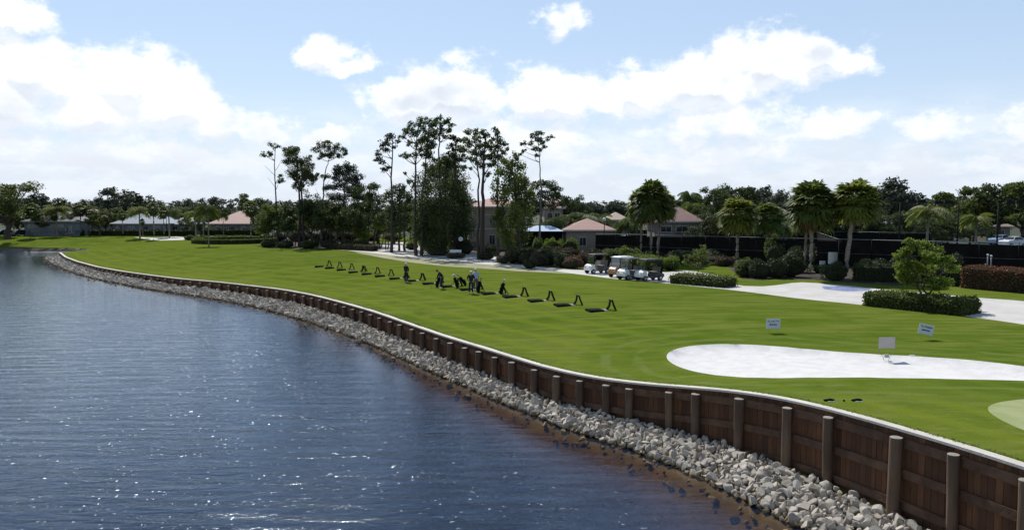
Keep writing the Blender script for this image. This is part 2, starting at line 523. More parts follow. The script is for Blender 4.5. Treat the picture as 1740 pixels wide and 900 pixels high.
g = [grid(-120, 80, 20, 200, 3.0), grid(-14, 22, 15, 62, .8), grid(-2500, 2500, -200, 3200, 160), grid(-500, 400, 60, 560, 25)]
g[0] = g[0][~((g[0][:, 0] > -14) & (g[0][:, 0] < 22) & (g[0][:, 1] < 62))]
g[3] = g[3][~((g[3][:, 0] > -120) & (g[3][:, 0] < 80) & (g[3][:, 1] < 200))]
g = np.concatenate(g); g = g + rng.uniform(-.05, .05, g.shape)
g = g[inpoly(g, land)]
for p in g: pts.append(Vector((float(p[0]), float(p[1]))))
ov, oe, of, *_ = delaunay_2d_cdt(pts, edges, [], 0, 1e-4)
GV = np.array([(v.x, v.y) for v in ov]); GF = np.array([f for f in of if len(f) == 3])
CEN = GV[GF].mean(1)
cls = np.full(len(GF), -1); cls[inpoly(CEN, land)] = 100
for k in range(len(REG) - 1, -1, -1):
    cls[inpoly(CEN, REG[k][1]) & (cls >= 0)] = k
GZ = height(GV[:, 0], GV[:, 1])
db, _ = seg_dist(GV[:, 0], GV[:, 1], np.c_[np.r_[bunker, bunker[:1]], np.zeros(len(bunker) + 1)])
dw, _ = seg_dist(GV[:, 0], GV[:, 1], WL[::3])
inb = inpoly(GV, bunker) & (db > .02)
GZ = GZ - np.where(inb & (db > .02), np.clip(db / .5, 0, 1) * .13, 0)   # the sand lies a little below the turf
GZ = GZ + np.where(~inb, np.clip(1 - db / 1.2, 0, 1) ** 2 * .05, 0)


def ground(name, ids, m):
    F_ = GF[np.isin(cls, ids)]
    a = GV[F_]; area = (a[:, 1, 0] - a[:, 0, 0]) * (a[:, 2, 1] - a[:, 0, 1]) - (a[:, 2, 0] - a[:, 0, 0]) * (a[:, 1, 1] - a[:, 0, 1])
    F_ = np.where((area < 0)[:, None], F_[:, ::-1], F_)
    u, inv = np.unique(F_, return_inverse=True)
    mb = MB(); mb.add(np.c_[GV[u], GZ[u]], inv.reshape(-1, 3), 0, True)
    me = mb.mesh(name, m)
    for an, arr in (('db', np.where(inb, 0, db)), ('dw', dw)):
        at_ = me.attributes.new(an, 'FLOAT', 'POINT'); at_.data.foreach_set('value', arr[u].astype(np.float32))
    return tag(link(name, me), kind='structure')


# lawn: mowing bands that follow the wall and the bunker, drier streaks, worn specks
def lawn_material():
    m = bpy.data.materials.new('lawn_turf'); m.use_nodes = True
    t = NT(m.node_tree); b = m.node_tree.nodes['Principled BSDF']
    b.inputs['Roughness'].default_value = .9; b.inputs['Specular IOR Level'].default_value = .0
    co = t.new('ShaderNodeTexCoord').outputs['Object']
    a_w = t.new('ShaderNodeAttribute', attribute_name='dw').outputs['Fac']
    a_b = t.new('ShaderNodeAttribute', attribute_name='db').outputs['Fac']
    big = t.noise(co, .045, 4, .55)
    med = t.noise(co, .35, 5, .6)
    fin = t.noise(co, 14, 5, .65)
    streak = t.noise(t.mapping(co, rot=(0, 0, R(-8)), scale=(.22, 1.5, 1)), .9, 5, .62, .4)
    c = t.mix(t.smooth(big, .35, .65), (.084, .130, .016), (.126, .165, .022))
    c = t.mix(t.smooth(streak, .44, .60), c, (.150, .180, .036))
    c = t.mix(t.math('MULTIPLY', t.smooth(med, .50, .70), .65), c, (.060, .108, .010))
    # mower lanes parallel to the wall
    wob = t.math('ADD', a_w, t.math('MULTIPLY', med, 1.6))
    lane = t.math('SINE', t.math('MULTIPLY', wob, 2.9))
    lane = t.math('MULTIPLY', t.smooth(lane, .1, .9), t.math('SUBTRACT', 1, t.smooth(a_w, 5, 22)))
    c = t.mix(t.math('MULTIPLY', lane, .5), c, (.158, .200, .022))
    # rings round the bunker
    rw = t.math('ADD', a_b, t.math('MULTIPLY', t.noise(co, .35, 3), .8))
    ring = t.smooth(t.math('SINE', t.math('MULTIPLY', rw, 4.4)), .2, .95)
    near = t.math('MULTIPLY', t.math('SUBTRACT', 1, t.smooth(a_b, 2.6, 5.2)), t.smooth(a_b, .1, .5))
    patchy = t.smooth(t.noise(co, .8, 4, .6), .35, .62)
    c = t.mix(t.math('MULTIPLY', t.math('MULTIPLY', ring, near), t.math('MULTIPLY', patchy, .85)), c, (.185, .215, .065))
    c = t.mix(t.math('MULTIPLY', near, .30), c, (.062, .115, .012))
    # dry thatch
    dry = t.noise(t.mapping(co, rot=(0, 0, R(35)), scale=(.7, 2.2, 1)), 1.3, 6, .7, .8)
    neark = t.math('SUBTRACT', 1, t.smooth(a_w, 1.2, 6.5))
    c = t.mix(t.math('MULTIPLY', t.math('MULTIPLY', t.smooth(dry, .50, .72), neark), .7), c, (.215, .22, .075))
    c = t.mix(t.math('MULTIPLY', t.smooth(fin, .3, .75), .32), c, (.05, .082, .006))
    t.set(b.inputs['Base Color'], c)
    bp = t.new('ShaderNodeBump', {'Height': t.noise(co, 26, 6, .7), 'Strength': .5, 'Distance': .04})
    t.set(b.inputs['Normal'], bp.outputs[0])
    return m


M = {}
M['lawn'] = lawn_material()
M['sand'] = mat('bunker_sand', (.70, .69, .67), .95, (.61, .60, .59), 1.6, .6, 6)
M['green'] = mat('putting_turf', (.24, .28, .10), .85, (.30, .33, .15), 1.4, .2, 30)
M['concrete'] = mat('pale_concrete', (.60, .58, .55), .85, (.50, .48, .455), .5, .2, 12, detail=8)
M['strip'] = mat('worn_verge', (.20, .22, .075), .9, (.36, .32, .24), 1.1, .3, 9, stretch=(.5, 1.5, 1))
M['mulch'] = mat('pine_mulch', (.060, .042, .030), .95, (.035, .03, .02), 1.5, .6, 12)
M['court'] = mat('tennis_court_paint', (.03, .06, .045), .8, (.025, .045, .04), .5)
ground('lawn', [100], M['lawn']); ground('bunker_sand', [0], M['sand']); ground('putting_green', [1], M['green'])
ground('service_road', [2], M['concrete']); ground('worn_verge', [3], M['strip']); ground('driveway', [4], M['concrete'])
ground('mulch_bed', [5], M['mulch']); ground('woodland_floor', [6], M['mulch']); ground('tennis_court', [7], M['court']); ground('garden_path', [8], M['concrete']); M['scrub'] = mat('scrub_floor', (.045, .055, .02), .95, (.03, .035, .018), .15); ground('scrub_ground', [9], M['scrub'])

# ------------------------------------------------------------------ lake bed, bank and water
wdt = []
EDGE = [(80, 447), (110, 460), (150, 473), (250, 493), (370, 512), (460, 533), (586, 572), (640, 594), (720, 630), (800, 665), (900, 706), (960, 733), (1080, 778), (1200, 850), (1310, 893), (1400, 935)]
ed = np.array([Gz(x, y, 0) for x, y in EDGE])
dd, _ = seg_dist(ed[:, 0], ed[:, 1], WL)
kk = [int(((WL[:, :2] - e) ** 2).sum(1).argmin()) for e in ed]
BW = np.interp(np.arange(len(WL)), kk, np.clip(dd, 1.3, 3.6) * .80)
print('bank widths', dd.round(1))


def bankz(i, u):
    """bank surface u metres out from the wall at wall sample i"""
    wd = BW[i]; zt = np.interp(i / len(WL), [0, .5, .75, .9, 1], [.30, .34, .45, .30, .30])
    return np.interp(u, [0, wd, wd + .9, wd + 2.0, wd + 3.2, wd + 5], [zt, -.03, -.26, -.55, -1.3, -2.25])


rows = []
us = [-.3, 0, .35, .7, 1.0, 1.25, 1.6, 2.1, 2.9, 4.2]
mb = MB(); V = []
for i in range(len(WL)):
    for k in us:
        u = k * BW[i] if k <= 1 else BW[i] + (k - 1) * 1.9
        p = WL[i, :2] + WN[i] * u
        V.append((p[0], p[1], bankz(i, max(u, 0)) + rng.normal(0, .03)))
n = len(us); i = np.arange(len(WL) - 1)[:, None] * n; j = np.arange(n - 1)[None]
mb.add(V, np.stack([i + j, i + j + 1, i + n + j + 1, i + n + j], -1).reshape(-1, 4), 0, True)
# far bank
V = []
bt = np.gradient(BK[:, :2], axis=0); bt /= np.linalg.norm(bt, axis=1)[:, None] + 1e-9; bn = np.stack([-bt[:, 1], bt[:, 0]], 1)
if bn[len(bn) // 2][1] > 0: bn = -bn
prof = [(-.3, .72), (0, .78), (.12, .25), (.5, .15), (1.0, .05), (1.6, -.1), (6, -2.2)]
for i in range(len(BK)):
    for u, z in prof:
        p = BK[i, :2] + bn[i] * u; V.append((p[0], p[1], z + rng.normal(0, .02)))
n = len(prof); i = np.arange(len(BK) - 1)[:, None] * n; j = np.arange(n - 1)[None]
mb.add(V, np.stack([i + j, i + n + j, i + n + j + 1, i + j + 1], -1).reshape(-1, 4), 1, True)
mb.add([(-900, -150, -2.1), (80, -150, -2.1), (80, 400, -2.1), (-900, 400, -2.1)], [(0, 1, 2, 3)], 2)
M['bed'] = mat('tannin_silt', (.19, .135, .028), .9, (.11, .078, .016), 1.2, .6, 4)
M['bankmud'] = mat('bank_soil', (.20, .18, .15), .9, (.06, .06, .04), .6, .5, 4)
M['deepbed'] = mat('deep_silt', (.03, .035, .045), .9, (.02, .025, .035), .3)
tag(link('lake_bed', mb.mesh('lake_bed', [M['bed'], M['bankmud'], M['deepbed']])), kind='structure')

m = bpy.data.materials.new('lake_water'); m.use_nodes = True
t = NT(m.node_tree); m.node_tree.nodes.clear()
co = t.new('ShaderNodeTexCoord').outputs['Object']
a_d = t.new('ShaderNodeAttribute', attribute_name='dw').outputs['Fac']
lee = t.math('ADD', .22, t.math('MULTIPLY', t.smooth(a_d, 2.0, 8.5), .78))
cr = t.mapping(co, rot=(0, 0, R(-27)), scale=(.20, 1, 1))
n1 = t.noise(cr, 1.7, 6, .60, .6)
n2 = t.noise(t.mapping(co, rot=(0, 0, R(-14)), scale=(.4, 1, 1)), 6.0, 4, .62, .2)
n3 = t.noise(co, .10, 3, .5)
calm = t.smooth(n3, .35, .65)
spot = t.math('MULTIPLY', t.math('MULTIPLY', t.smooth(t.noise(co, 5.2, 3, .65), .632, .668), t.smooth(t.noise(co, .7, 3, .6), .38, .58)), lee)
h = t.math('ADD', t.math('ADD', t.math('MULTIPLY', n1, .058), t.math('MULTIPLY', n2, .012)), t.math('MULTIPLY', t.noise(co, 7.5, 2, .5), t.math('MULTIPLY', spot, .02)))
h = t.math('MULTIPLY', h, lee)
bp = t.new('ShaderNodeBump', {'Height': h, 'Strength': 1.0, 'Distance': 1.0})
fr = t.new('ShaderNodeFresnel', {'IOR': 1.333, 'Normal': bp.outputs[0]})
gl = t.new('ShaderNodeBsdfGlossy', {'Color': (.78, .89, 1, 1), 'Roughness': t.math('ADD', .06, t.math('MULTIPLY', spot, .38)), 'Normal': bp.outputs[0]})
tr = t.new('ShaderNodeBsdfTransparent', {0: (.92, .88, .80, 1)})
body = t.new('ShaderNodeBsdfDiffuse', {0: (.05, .10, .24, 1)})   # scattering of the water itself
under = t.new('ShaderNodeMixShader', {0: .09, 1: tr.outputs[0], 2: body.outputs[0]})
mx = t.new('ShaderNodeMixShader', {0: t.math('MULTIPLY', fr.outputs[0], t.math('ADD', t.math('ADD', .92, t.math('MULTIPLY', lee, .34)), t.math('MULTIPLY', spot, 1.5)), clamp=True), 1: under.outputs[0], 2: gl.outputs[0]})
ab = t.new('ShaderNodeVolumeAbsorption', {'Color': (.64, .48, .07, 1), 'Density': 1.7})
t.new('ShaderNodeOutputMaterial', {0: mx.outputs[0], 1: ab.outputs[0]})
mb = MB(); xs = np.r_[[-900, -500, -300, -200, -150, -120], np.arange(-100, 20, 1.5), [24, 32, 50, 80]]; ys = np.r_[[-150, -80, -40, -15], np.arange(0, 158, 1.5), [161, 165]]
XX, YY = np.meshgrid(xs, ys); nx_, ny_ = len(xs), len(ys)
V = np.stack([XX.ravel(), YY.ravel(), np.zeros(XX.size)], 1); i = np.arange(ny_ - 1)[:, None] * nx_; j = np.arange(nx_ - 1)[None]
mb.add(V, np.stack([i + j, i + j + 1, i + nx_ + j + 1, i + nx_ + j], -1).reshape(-1, 4))
per = list(range(nx_)) + [k * nx_ + nx_ - 1 for k in range(1, ny_)] + [(ny_ - 1) * nx_ + k for k in range(nx_ - 2, -1, -1)] + [k * nx_ for k in range(ny_ - 2, 0, -1)]
b0 = mb.n; low_ = V[per].copy(); low_[:, 2] = -2.6; mb.V.append(low_); mb.n += len(low_); npz = len(per)
mb.F.append((np.array([(per[k], b0 + k, b0 + (k + 1) % npz, per[(k + 1) % npz]) for k in range(npz)]), 0, False))
mb.V.append(np.array([(-900, -150, -2.6), (80, -150, -2.6), (80, 165, -2.6), (-900, 165, -2.6)], float)); mb.F.append((np.array([(3, 2, 1, 0)]) + mb.n, 0, False)); mb.n += 4
wdist, _ = seg_dist(V[:, 0], V[:, 1], WL[::3]); wdist = np.r_[wdist, np.zeros(npz + 4)]
me = mb.mesh('lake_water', m); at_ = me.attributes.new('dw', 'FLOAT', 'POINT'); at_.data.foreach_set('value', wdist.astype(np.float32)); tag(link('lake_water', me), kind='structure')

# ------------------------------------------------------------------ timber seawall
M['plank'] = mat('stained_plank', (.235, .110, .055), .85, (.125, .064, .036), 2.0, .5, 10, island=(.085, .045, .028), spec=.1, stretch=(1, 1, .25))
M['rail'] = mat('weathered_rail', (.180, .105, .066), .9, (.090, .056, .038), 1.6, .6, 8, spec=.1, detail=8)
M['post'] = mat('weathered_piling', (.175, .115, .074), .9, (.080, .054, .036), 1.6, .6, 9, stretch=(1, 1, .2))
M['posttop'] = mat('piling_end_grain', (.34, .31, .27), .9, (.24, .22, .19), 6)
M['cap'] = mat('pale_coping', (.62, .58, .50), .7, (.5, .47, .41), 1.0, .3, 10)
wall = thing('seawall', 'long curving dark timber seawall with round pilings and pale coping along the lake', 'seawall', (0, 0, 0))


def sweep(mb, u0, u1, z0f, z1f, i0=0, i1=None, m=0):
    i1 = len(WL) if i1 is None else i1; V = []
    for i in range(i0, i1):
        for (u, z) in ((u0, z0f(i)), (u1, z0f(i)), (u1, z1f(i)), (u0, z1f(i))):
            p = WL[i, :2] + WN[i] * u; V.append((p[0], p[1], z))
    k = i1 - i0; a = np.arange(k - 1)[:, None] * 4; j = np.arange(4)[None]; j2 = (j + 1) % 4
    mb.add(V, np.stack([a + j, a + j2, a + 4 + j2, a + 4 + j], -1).reshape(-1, 4), m)
    b = mb.n - len(V); mb.F.append((np.array([[b, b + 1, b + 2, b + 3], [b + len(V) - 1, b + len(V) - 2, b + len(V) - 3, b + len(V) - 4]]), m, False))


def wp(s, u, z=0):
    """point at arc length s, u metres out"""
    x = np.interp(s, WS, WL[:, 0]); y = np.interp(s, WS, WL[:, 1]); nx = np.interp(s, WS, WN[:, 0]); ny = np.interp(s, WS, WN[:, 1])
    l = math.hypot(nx, ny); return np.array([x + nx / l * u, y + ny / l * u, z])


def wz(s): return float(np.interp(s, WS, WL[:, 2]))


mb = MB(); sweep(mb, -.14, .17, lambda i: WL[i, 2] + .005, lambda i: WL[i, 2] + .075); part('coping', mb, M['cap'], wall)
mb = MB(); s_ = 0.0
while s_ < WS[-1] - .2:
    wv_ = rng.uniform(.17, .24); a = wp(s_ + .006, 0); b = wp(s_ + wv_ - .006, 0); a2 = wp(s_ + .006, .05 + rng.uniform(-.006, .006)); b2 = wp(s_ + wv_ - .006, .05 + rng.uniform(-.006, .006))
    zt = wz(s_ + wv_ / 2) - .002
    v = []
    for z in (-.7, zt):
        for p in (a, b, b2, a2): v.append((p[0], p[1], z))
    mb.add(v, [(0, 3, 2, 1), (4, 5, 6, 7), (0, 1, 5, 4), (1, 2, 6, 5), (2, 3, 7, 6), (3, 0, 4, 7)])
    s_ += wv_
part('plank_facing', mb, M['plank'], wall)
mb = MB(); sweep(mb, -.06, -.02, lambda i: -.7, lambda i: WL[i, 2] - .03); part('backing', mb, M['plank'], wall)
for dz, hgt in ((.30, .26), (1.13, .24), (2.0, .24)):
    mb = MB(); i0 = 0
    if dz > 1.8:
        i0 = int(np.argmax(WL[:, 2] > dz + .02))
    sweep(mb, .06, .14, lambda i: WL[i, 2] - dz - hgt / 2, lambda i: WL[i, 2] - dz + hgt / 2, i0)
    part('horizontal_rail', mb, M['rail'], wall)
PX = [c[0] for c in CAP]
capS = np.array([WS[int(((WL[:, :2] - p[:2]) ** 2).sum(1).argmin())] for p in cap0])
POSTPX = [655, 674, 690, 710, 728, 749.5, 771, 798, 822, 851, 880, 915, 950, 991, 1035, 1082.5, 1138, 1199, 1270, 1347, 1429, 1525.5, 1636]
ps = list(np.interp(POSTPX, PX, capS)); 
s_ = ps[0] - 1.85
while s_ > .3:
    ps.append(s_); s_ -= 1.85
s_ = max(ps) + 1.95
while s_ < WS[-1] - .3 and len(ps) < 99:
    ps.append(s_); s_ += 1.95
for s_ in sorted(ps):
    mb = MB(); p = wp(s_, .30); zt = wz(s_) - .15 + rng.uniform(-.03, .02); lean = rng.normal(0, .012, 2); rr = rng.uniform(.135, .165)
    hts = np.linspace(-.9, zt, 7)
    mb.tube([(p[0] + lean[0] * (z - zt), p[1] + lean[1] * (z - zt), z) for z in hts], [rr * rng.uniform(.96, 1.05) for _ in hts], 12, 0, cap=False)
    th = np.arange(12) * math.pi / 6
    top = [(p[0] + math.cos(q) * rr, p[1] + math.sin(q) * rr, zt) for q in th]
    mb.tube([(p[0], p[1], zt - .02), (p[0], p[1], zt + .012)], rr * .985, 12, 1)
    part('piling', mb, [M['post'], M['posttop']], wall)

# ragged turf edge hanging over the back of the coping
M['tuft'] = leafmat('turf_blades', (.075, .125, .012), (.13, .18, .03), (.12, .14, .04), .3)
mb = MB(); k_ = rng.integers(int(len(WL) * .45), len(WL), 16000); u_ = rng.uniform(-.42, -.10, len(k_)) + .05 * np.sin(k_ * .9); P = np.c_[WL[k_, :2] + WN[k_] * u_[:, None] + WT[k_] * rng.uniform(-.3, .3, (len(k_), 1)), WL[k_, 2] + rng.uniform(.0, .05, len(k_)) + np.clip(u_ + .2, 0, .1) * .5]
mb.cards(P, .065, 0, .35, 0); tag(link('grass_fringe', mb.mesh('grass_fringe', M['tuft'])), 'ragged fringe of longer grass along the inner edge of the seawall coping', 'grass', kind='stuff')

# ------------------------------------------------------------------ riprap
def rock_shape(sub, rg):
    v, f = ICO[sub]; v = v.copy()
    for _ in range(13):
        d = rg.normal(size=3); d /= np.linalg.norm(d); c = rg.uniform(.36, .78)
        e = v @ d; v -= np.outer(np.clip(e - c, 0, None), d)
    v *= rg.uniform(.7, 1.15, 3) * np.array([1.15, .95, .75])
    return v, f


M['rock'] = mat('limestone_riprap', (.37, .33, .275), .9, (.16, .135, .105), 3.0, .5, 9)
_t = NT(M['rock'].node_tree); _b = M['rock'].node_tree.nodes['Principled BSDF']
_src = _b.inputs['Base Color'].links[0].from_socket
_geo = _t.new('ShaderNodeNewGeometry'); _z = _t.new('ShaderNodeSeparateXYZ', {0: _geo.outputs['Position']}).outputs[2]
_rnd = _t.math('ADD', _t.math('MULTIPLY', _geo.outputs['Random Per Island'], .5), _t.math('MULTIPLY', _t.new('ShaderNodeObjectInfo').outputs['Random'], .5))
_c = _t.mix(_t.smooth(_rnd, .15, .85), _src, (.52, .48, .41), 'MIX')
_wet = _t.math('SUBTRACT', 1, _t.smooth(_t.math('ADD', _z, _t.math('MULTIPLY', _t.noise(_geo.outputs['Position'], 3, 3), .22)), .11, .30))   # algae and tannin stain at the waterline
_c = _t.mix(_wet, _c, (.24, .165, .065))
_t.set(_b.inputs['Base Color'], _c)
rg = np.random.default_rng(31)
RM = []
for k in range(10):
    v, f = rock_shape(2, rg); mb = MB(); mb.add(v, f); RM.append(mb.mesh('rock', M['rock']))
cand = []
i_w = np.arange(len(WL))
for _ in range(30000):
    i = rg.integers(0, len(WL)); u = rg.uniform(.1, 1) ** .9 * (BW[i] - .02)
    if rg.uniform() < .02: u = BW[i] + rg.uniform(.2, 1.0)
    s0 = WS[i] + rg.uniform(-.25, .25); p = wp(s0, u + .12)
    nearf = np.interp(p[1], [18, 60, 130], [1, 1.15, 1.5])
    r = np.clip(rg.lognormal(math.log(.072), .42), .035, .16) * nearf
    z = float(bankz(i, u)) + r * .25 + rg.uniform(0, .10)
    cand.append((p[0], p[1], z, r))
for _ in range(12000):    # denser, smaller stones along the near stretch that the camera sees best
    i = rg.integers(int(len(WL) * .80), len(WL)); u = rg.uniform(.1, 1) ** .9 * (BW[i] + .02)
    s0 = WS[i] + rg.uniform(-.25, .25); p = wp(s0, u + .12)
    r = np.clip(rg.lognormal(math.log(.072), .46), .035, .155)
    cand.append((p[0], p[1], float(bankz(i, u)) + r * .25 + rg.uniform(0, .14), r))
cand = np.array(cand)
# thin out overlaps: biggest first on a coarse hash
order = np.argsort(-cand[:, 3]); cell = {}; keep = []
for q in order:
    x, y, z, r = cand[q]; kx, ky = int(x // .5), int(y // .5); ok = True
    for ax in (-1, 0, 1):
        for ay in (-1, 0, 1):
            for (x2, y2, r2) in cell.get((kx + ax, ky + ay), ()):
                if (x - x2) ** 2 + (y - y2) ** 2 < ((r + r2) * .64) ** 2: ok = False; break
            if not ok: break
        if not ok: break
    if ok:
        cell.setdefault((kx, ky), []).append((x, y, r)); keep.append(q)
cand = cand[keep]
D_ = np.hypot(cand[:, 0], cand[:, 1]); inview = (np.abs(cand[:, 0] / cand[:, 1]) < .66)
pyy = 450 + F * np.tan(np.arctan2(CZ - cand[:, 2], cand[:, 1]) - TH)
vis = inview & (pyy < 905)
score = np.where(vis, cand[:, 3] / D_, -1); big = np.argsort(-score)[:300]
print('rocks', len(cand))
for q in big:
    x, y, z, r = cand[q]
    o = link('riprap_rock', RM[rg.integers(0, 10)], None, (x, y, z)); o.scale = (r * 1.42,) * 3
    o.rotation_euler = tuple(rg.uniform(0, 6.28, 3))
    tag(o, 'pale angular rock at the near, right-hand end of the riprap below the seawall', 'rock', 'large riprap rocks at the near foot of the seawall')
rest = np.setdiff1d(np.arange(len(cand)), big)
mb = MB(); shapes = [rock_shape(1, rg) for _ in range(14)]
for q in rest:
    x, y, z, r = cand[q]; v, f = shapes[rg.integers(0, 14)]
    mb.add(v @ rotm(*rg.uniform(0, 6.28, 3)).T * r * 1.42 + np.array([x, y, z]), f)
tag(link('riprap_bank', mb.mesh('riprap_bank', M['rock'])), 'bank of pale broken rock running along the foot of the seawall', 'rocks', kind='stuff')

# ------------------------------------------------------------------ foliage
M['bark'] = mat('pine_bark', (.085, .066, .052), .9, (.045, .036, .03), 5, .6, 14, stretch=(1, 1, .3))
M['bark_pale'] = mat('pale_bark', (.21, .19, .16), .9, (.13, .115, .10), 5, .5, 12, stretch=(1, 1, .4))
M['palmtrunk'] = mat('palm_trunk', (.27, .235, .195), .9, (.17, .145, .12), 3, .5, 9, stretch=(1, 1, 4))
M['pine'] = leafmat('pine_needles', (.050, .072, .024), (.110, .140, .042), (.030, .045, .022), .28)
M['oak'] = leafmat('oak_leaves', (.044, .066, .020), (.095, .125, .032), (.026, .042, .018), .25)
M['mid'] = leafmat('green_leaves', (.060, .088, .020), (.135, .170, .034), (.042, .064, .018), .36)
M['bright'] = leafmat('bright_leaves', (.085, .135, .018), (.19, .26, .035), (.07, .11, .02), .4)
M['dusky'] = leafmat('bluish_leaves', (.046, .064, .038), (.084, .108, .060), (.030, .042, .034), .2)
M['shrubdark'] = leafmat('dark_shrub_leaves', (.026, .038, .014), (.055, .075, .022), (.02, .03, .014), .2)
M['redshrub'] = leafmat('red_shrub_leaves', (.10, .040, .022), (.22, .095, .05), (.05, .045, .02), .25)
M['brownshrub'] = leafmat('brown_shrub_leaves', (.070, .045, .030), (.16, .115, .075), (.035, .04, .02), .2)
M['palm'] = leafmat('palm_fronds', (.060, .090, .020), (.150, .195, .040), (.048, .072, .02), .38)
M['palmbright'] = leafmat('palm_fronds_bright', (.105, .135, .022), (.24, .28, .055), (.075, .10, .02), .42)
M['deadfrond'] = leafmat('dead_fronds', (.10, .060, .030), (.20, .12, .06), (.07, .045, .025), .2)
M['twig'] = mat('twigs', (.09, .075, .06), .9)
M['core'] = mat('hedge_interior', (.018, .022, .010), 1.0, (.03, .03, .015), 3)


def ball(n, rg, flat=1.0, pw=.5):
    d = rg.normal(size=(n, 3)); d /= np.linalg.norm(d, axis=1)[:, None]
    return d * (rg.uniform(0, 1, n) ** pw)[:, None] * np.array([1, 1, flat])


def clump(mb, c, r, leaf, dens, rg, flat=.8, m=0, sub=6):
    for _ in range(sub):
        cc = np.array(c) + ball(1, rg, flat, .4)[0] * r * .68
        rr = r * rg.uniform(.32, .55); n = int(max(6, dens * r * r / sub * rg.uniform(.6, 1.3)))
        mb.cards(cc + ball(n, rg, flat) * rr, leaf, m, .6, 0, rg)


def limb(mb, a, b, r0, r1, rg, n=5, bend=.12):
    a = np.array(a, float); b = np.array(b, float); L = np.linalg.norm(b - a); t = np.linspace(0, 1, n)[:, None]
    P = a + (b - a) * t; off = rg.normal(0, bend * L, 3); off[2] = -abs(off[2]) * .5
    P = P + np.sin(t * math.pi) * off * .6
    mb.tube(P, np.linspace(r0, r1, n), 6, 0, cap=False)


def hint_tree(name, label, base, trunks, clumps, leafm='pine', bark='bark', leaf=.24, dens=330, seed=1, depth=1.0, group=None, cat='tree', r0=.2, dist=None, flat=.78, bare=(), grow=1.0):
    """a tree modelled after its own outline: base = ground pixel; trunk paths and clump centres in metres derived from the scale there, spread in depth too"""
    rg = np.random.default_rng(seed)
    g = GP(*base) if dist is None else np.array([at(base[0], base[1], dist)[0], dist, 2.2])
    pm = F / g[1]; by = 450 + F * math.tan(math.atan2(CZ - g[2], g[1]) - TH)
    loc = lambda x, y: ((x - base[0]) / pm, (by - y) / pm)
    t = thing(name, label, cat, g, 0, group)
    tb = MB(); paths = []
    for tr in trunks:
        P = [loc(*q) for q in tr]; yo = rg.normal(0, .4)
        P = np.array([(p[0], yo * (k / max(1, len(P) - 1)), p[1]) for k, p in enumerate(P)])
        P[0, 2] = min(P[0, 2], -.05)
        s = np.linspace(0, len(P) - 1, 14); Q = np.stack([np.interp(s, range(len(P)), P[:, k]) for k in range(3)], 1)
        Q[1:-1, :2] += rg.normal(0, .06, (12, 2)); H = Q[-1, 2]
        rr = np.interp(Q[:, 2], [0, H * .06, H], [r0 * 1.3, r0, r0 * .28])
        tb.tube(Q, rr, 8, 0, cap=False); paths.append(Q)
    cb = MB()
    for k, c in enumerate(clumps):
        x, z = loc(c[0], c[1]); r = c[2] / pm * 1.62 * grow; y = rg.uniform(-1, 1) * depth * max(.9, r)
        best = None
        for Q in paths:
            ok = Q[Q[:, 2] < z - .25 * abs(z) * .1 - r * .2]
            if len(ok) == 0: ok = Q[:2]
            dsc = np.abs(ok[:, 0] - x) + .7 * np.abs(ok[:, 2] - z); q = ok[dsc.argmin()]
            if best is None or dsc.min() < best[0]: best = (dsc.min(), q)
        limb(tb, best[1], (x, y, z), max(.03, r0 * .33), .018, rg)
        for _ in range(3): limb(tb, (x, y, z), np.array([x, y, z]) + ball(1, rg)[0] * r * .8, .02, .01, rg, 3)
        clump(cb, (x, y, z), r, leaf, dens, rg, flat, 0, 10)
    for b in bare:
        p, q = loc(*b[0]), loc(*b[1]); limb(tb, (p[0], 0, p[1]), (q[0], rg.normal(0, .5), q[1]), .04, .015, rg)
    part('trunk', tb, M[bark], t); part('crown', cb, M[leafm], t)
    return t


hint_tree('pine_tree', 'leftmost tall thin pine with sparse tufts and bare twigs left of the double-trunked pine', (472, 418), [[(472, 418), (470, 330), (469, 285), (471, 250)]],
          [(459, 262, 6), (454, 264, 5), (471, 250, 5), (466, 247, 4), (477, 298, 5), (482, 306, 5), (476, 309, 4)], seed=1, bare=[((471, 300), (455, 282)), ((471, 320), (458, 302)), ((471, 290), (480, 270))], r0=.17, dens=300)
hint_tree('pine_tree', 'dense-crowned tall pine with two dark trunks left of centre', (512, 419), [[(509, 419), (511, 340), (506, 260)], [(516, 419), (514, 330), (516, 270)]],
          [(490, 258, 8), (500, 255, 9), (508, 262, 10), (495, 272, 10), (512, 275, 11), (522, 270, 7), (500, 288, 11), (516, 290, 12), (528, 292, 8), (507, 303, 11), (522, 306, 11), (497, 300, 7), (535, 300, 6), (541, 298, 4), (512, 318, 9), (500, 315, 6), (486, 275, 5), (530, 280, 6)], seed=2, depth=1.6, r0=.24)
hint_tree('pine_tree', 'tall pine with leaning curved pale trunk and flat open crown left of centre', (547, 416), [[(547, 416), (548, 340), (554, 290), (560, 270)]],
          [(540, 256, 6), (548, 248, 7), (557, 246, 7), (552, 262, 7), (566, 254, 7), (574, 250, 6), (583, 255, 6), (588, 262, 5), (560, 265, 6), (578, 265, 5), (544, 268, 4), (556, 300, 5), (549, 299, 4), (570, 262, 5)], seed=3, bark='bark_pale', r0=.2, bare=[((550, 330), (562, 300)), ((548, 345), (538, 320))])
hint_tree('oak_tree', 'broad dome-topped dark tree right of the curved flat-topped pine', (584, 416), [[(584, 416), (584, 350), (590, 300)]],
          [(580, 290, 10), (590, 284, 9), (600, 290, 9), (608, 300, 8), (572, 300, 8), (586, 300, 11), (598, 306, 11), (575, 315, 10), (590, 322, 14), (608, 318, 9), (562, 320, 8), (556, 318, 5), (600, 332, 13), (575, 338, 12), (612, 335, 8), (565, 335, 8)], leafm='dusky', seed=4, depth=1.8, r0=.22)
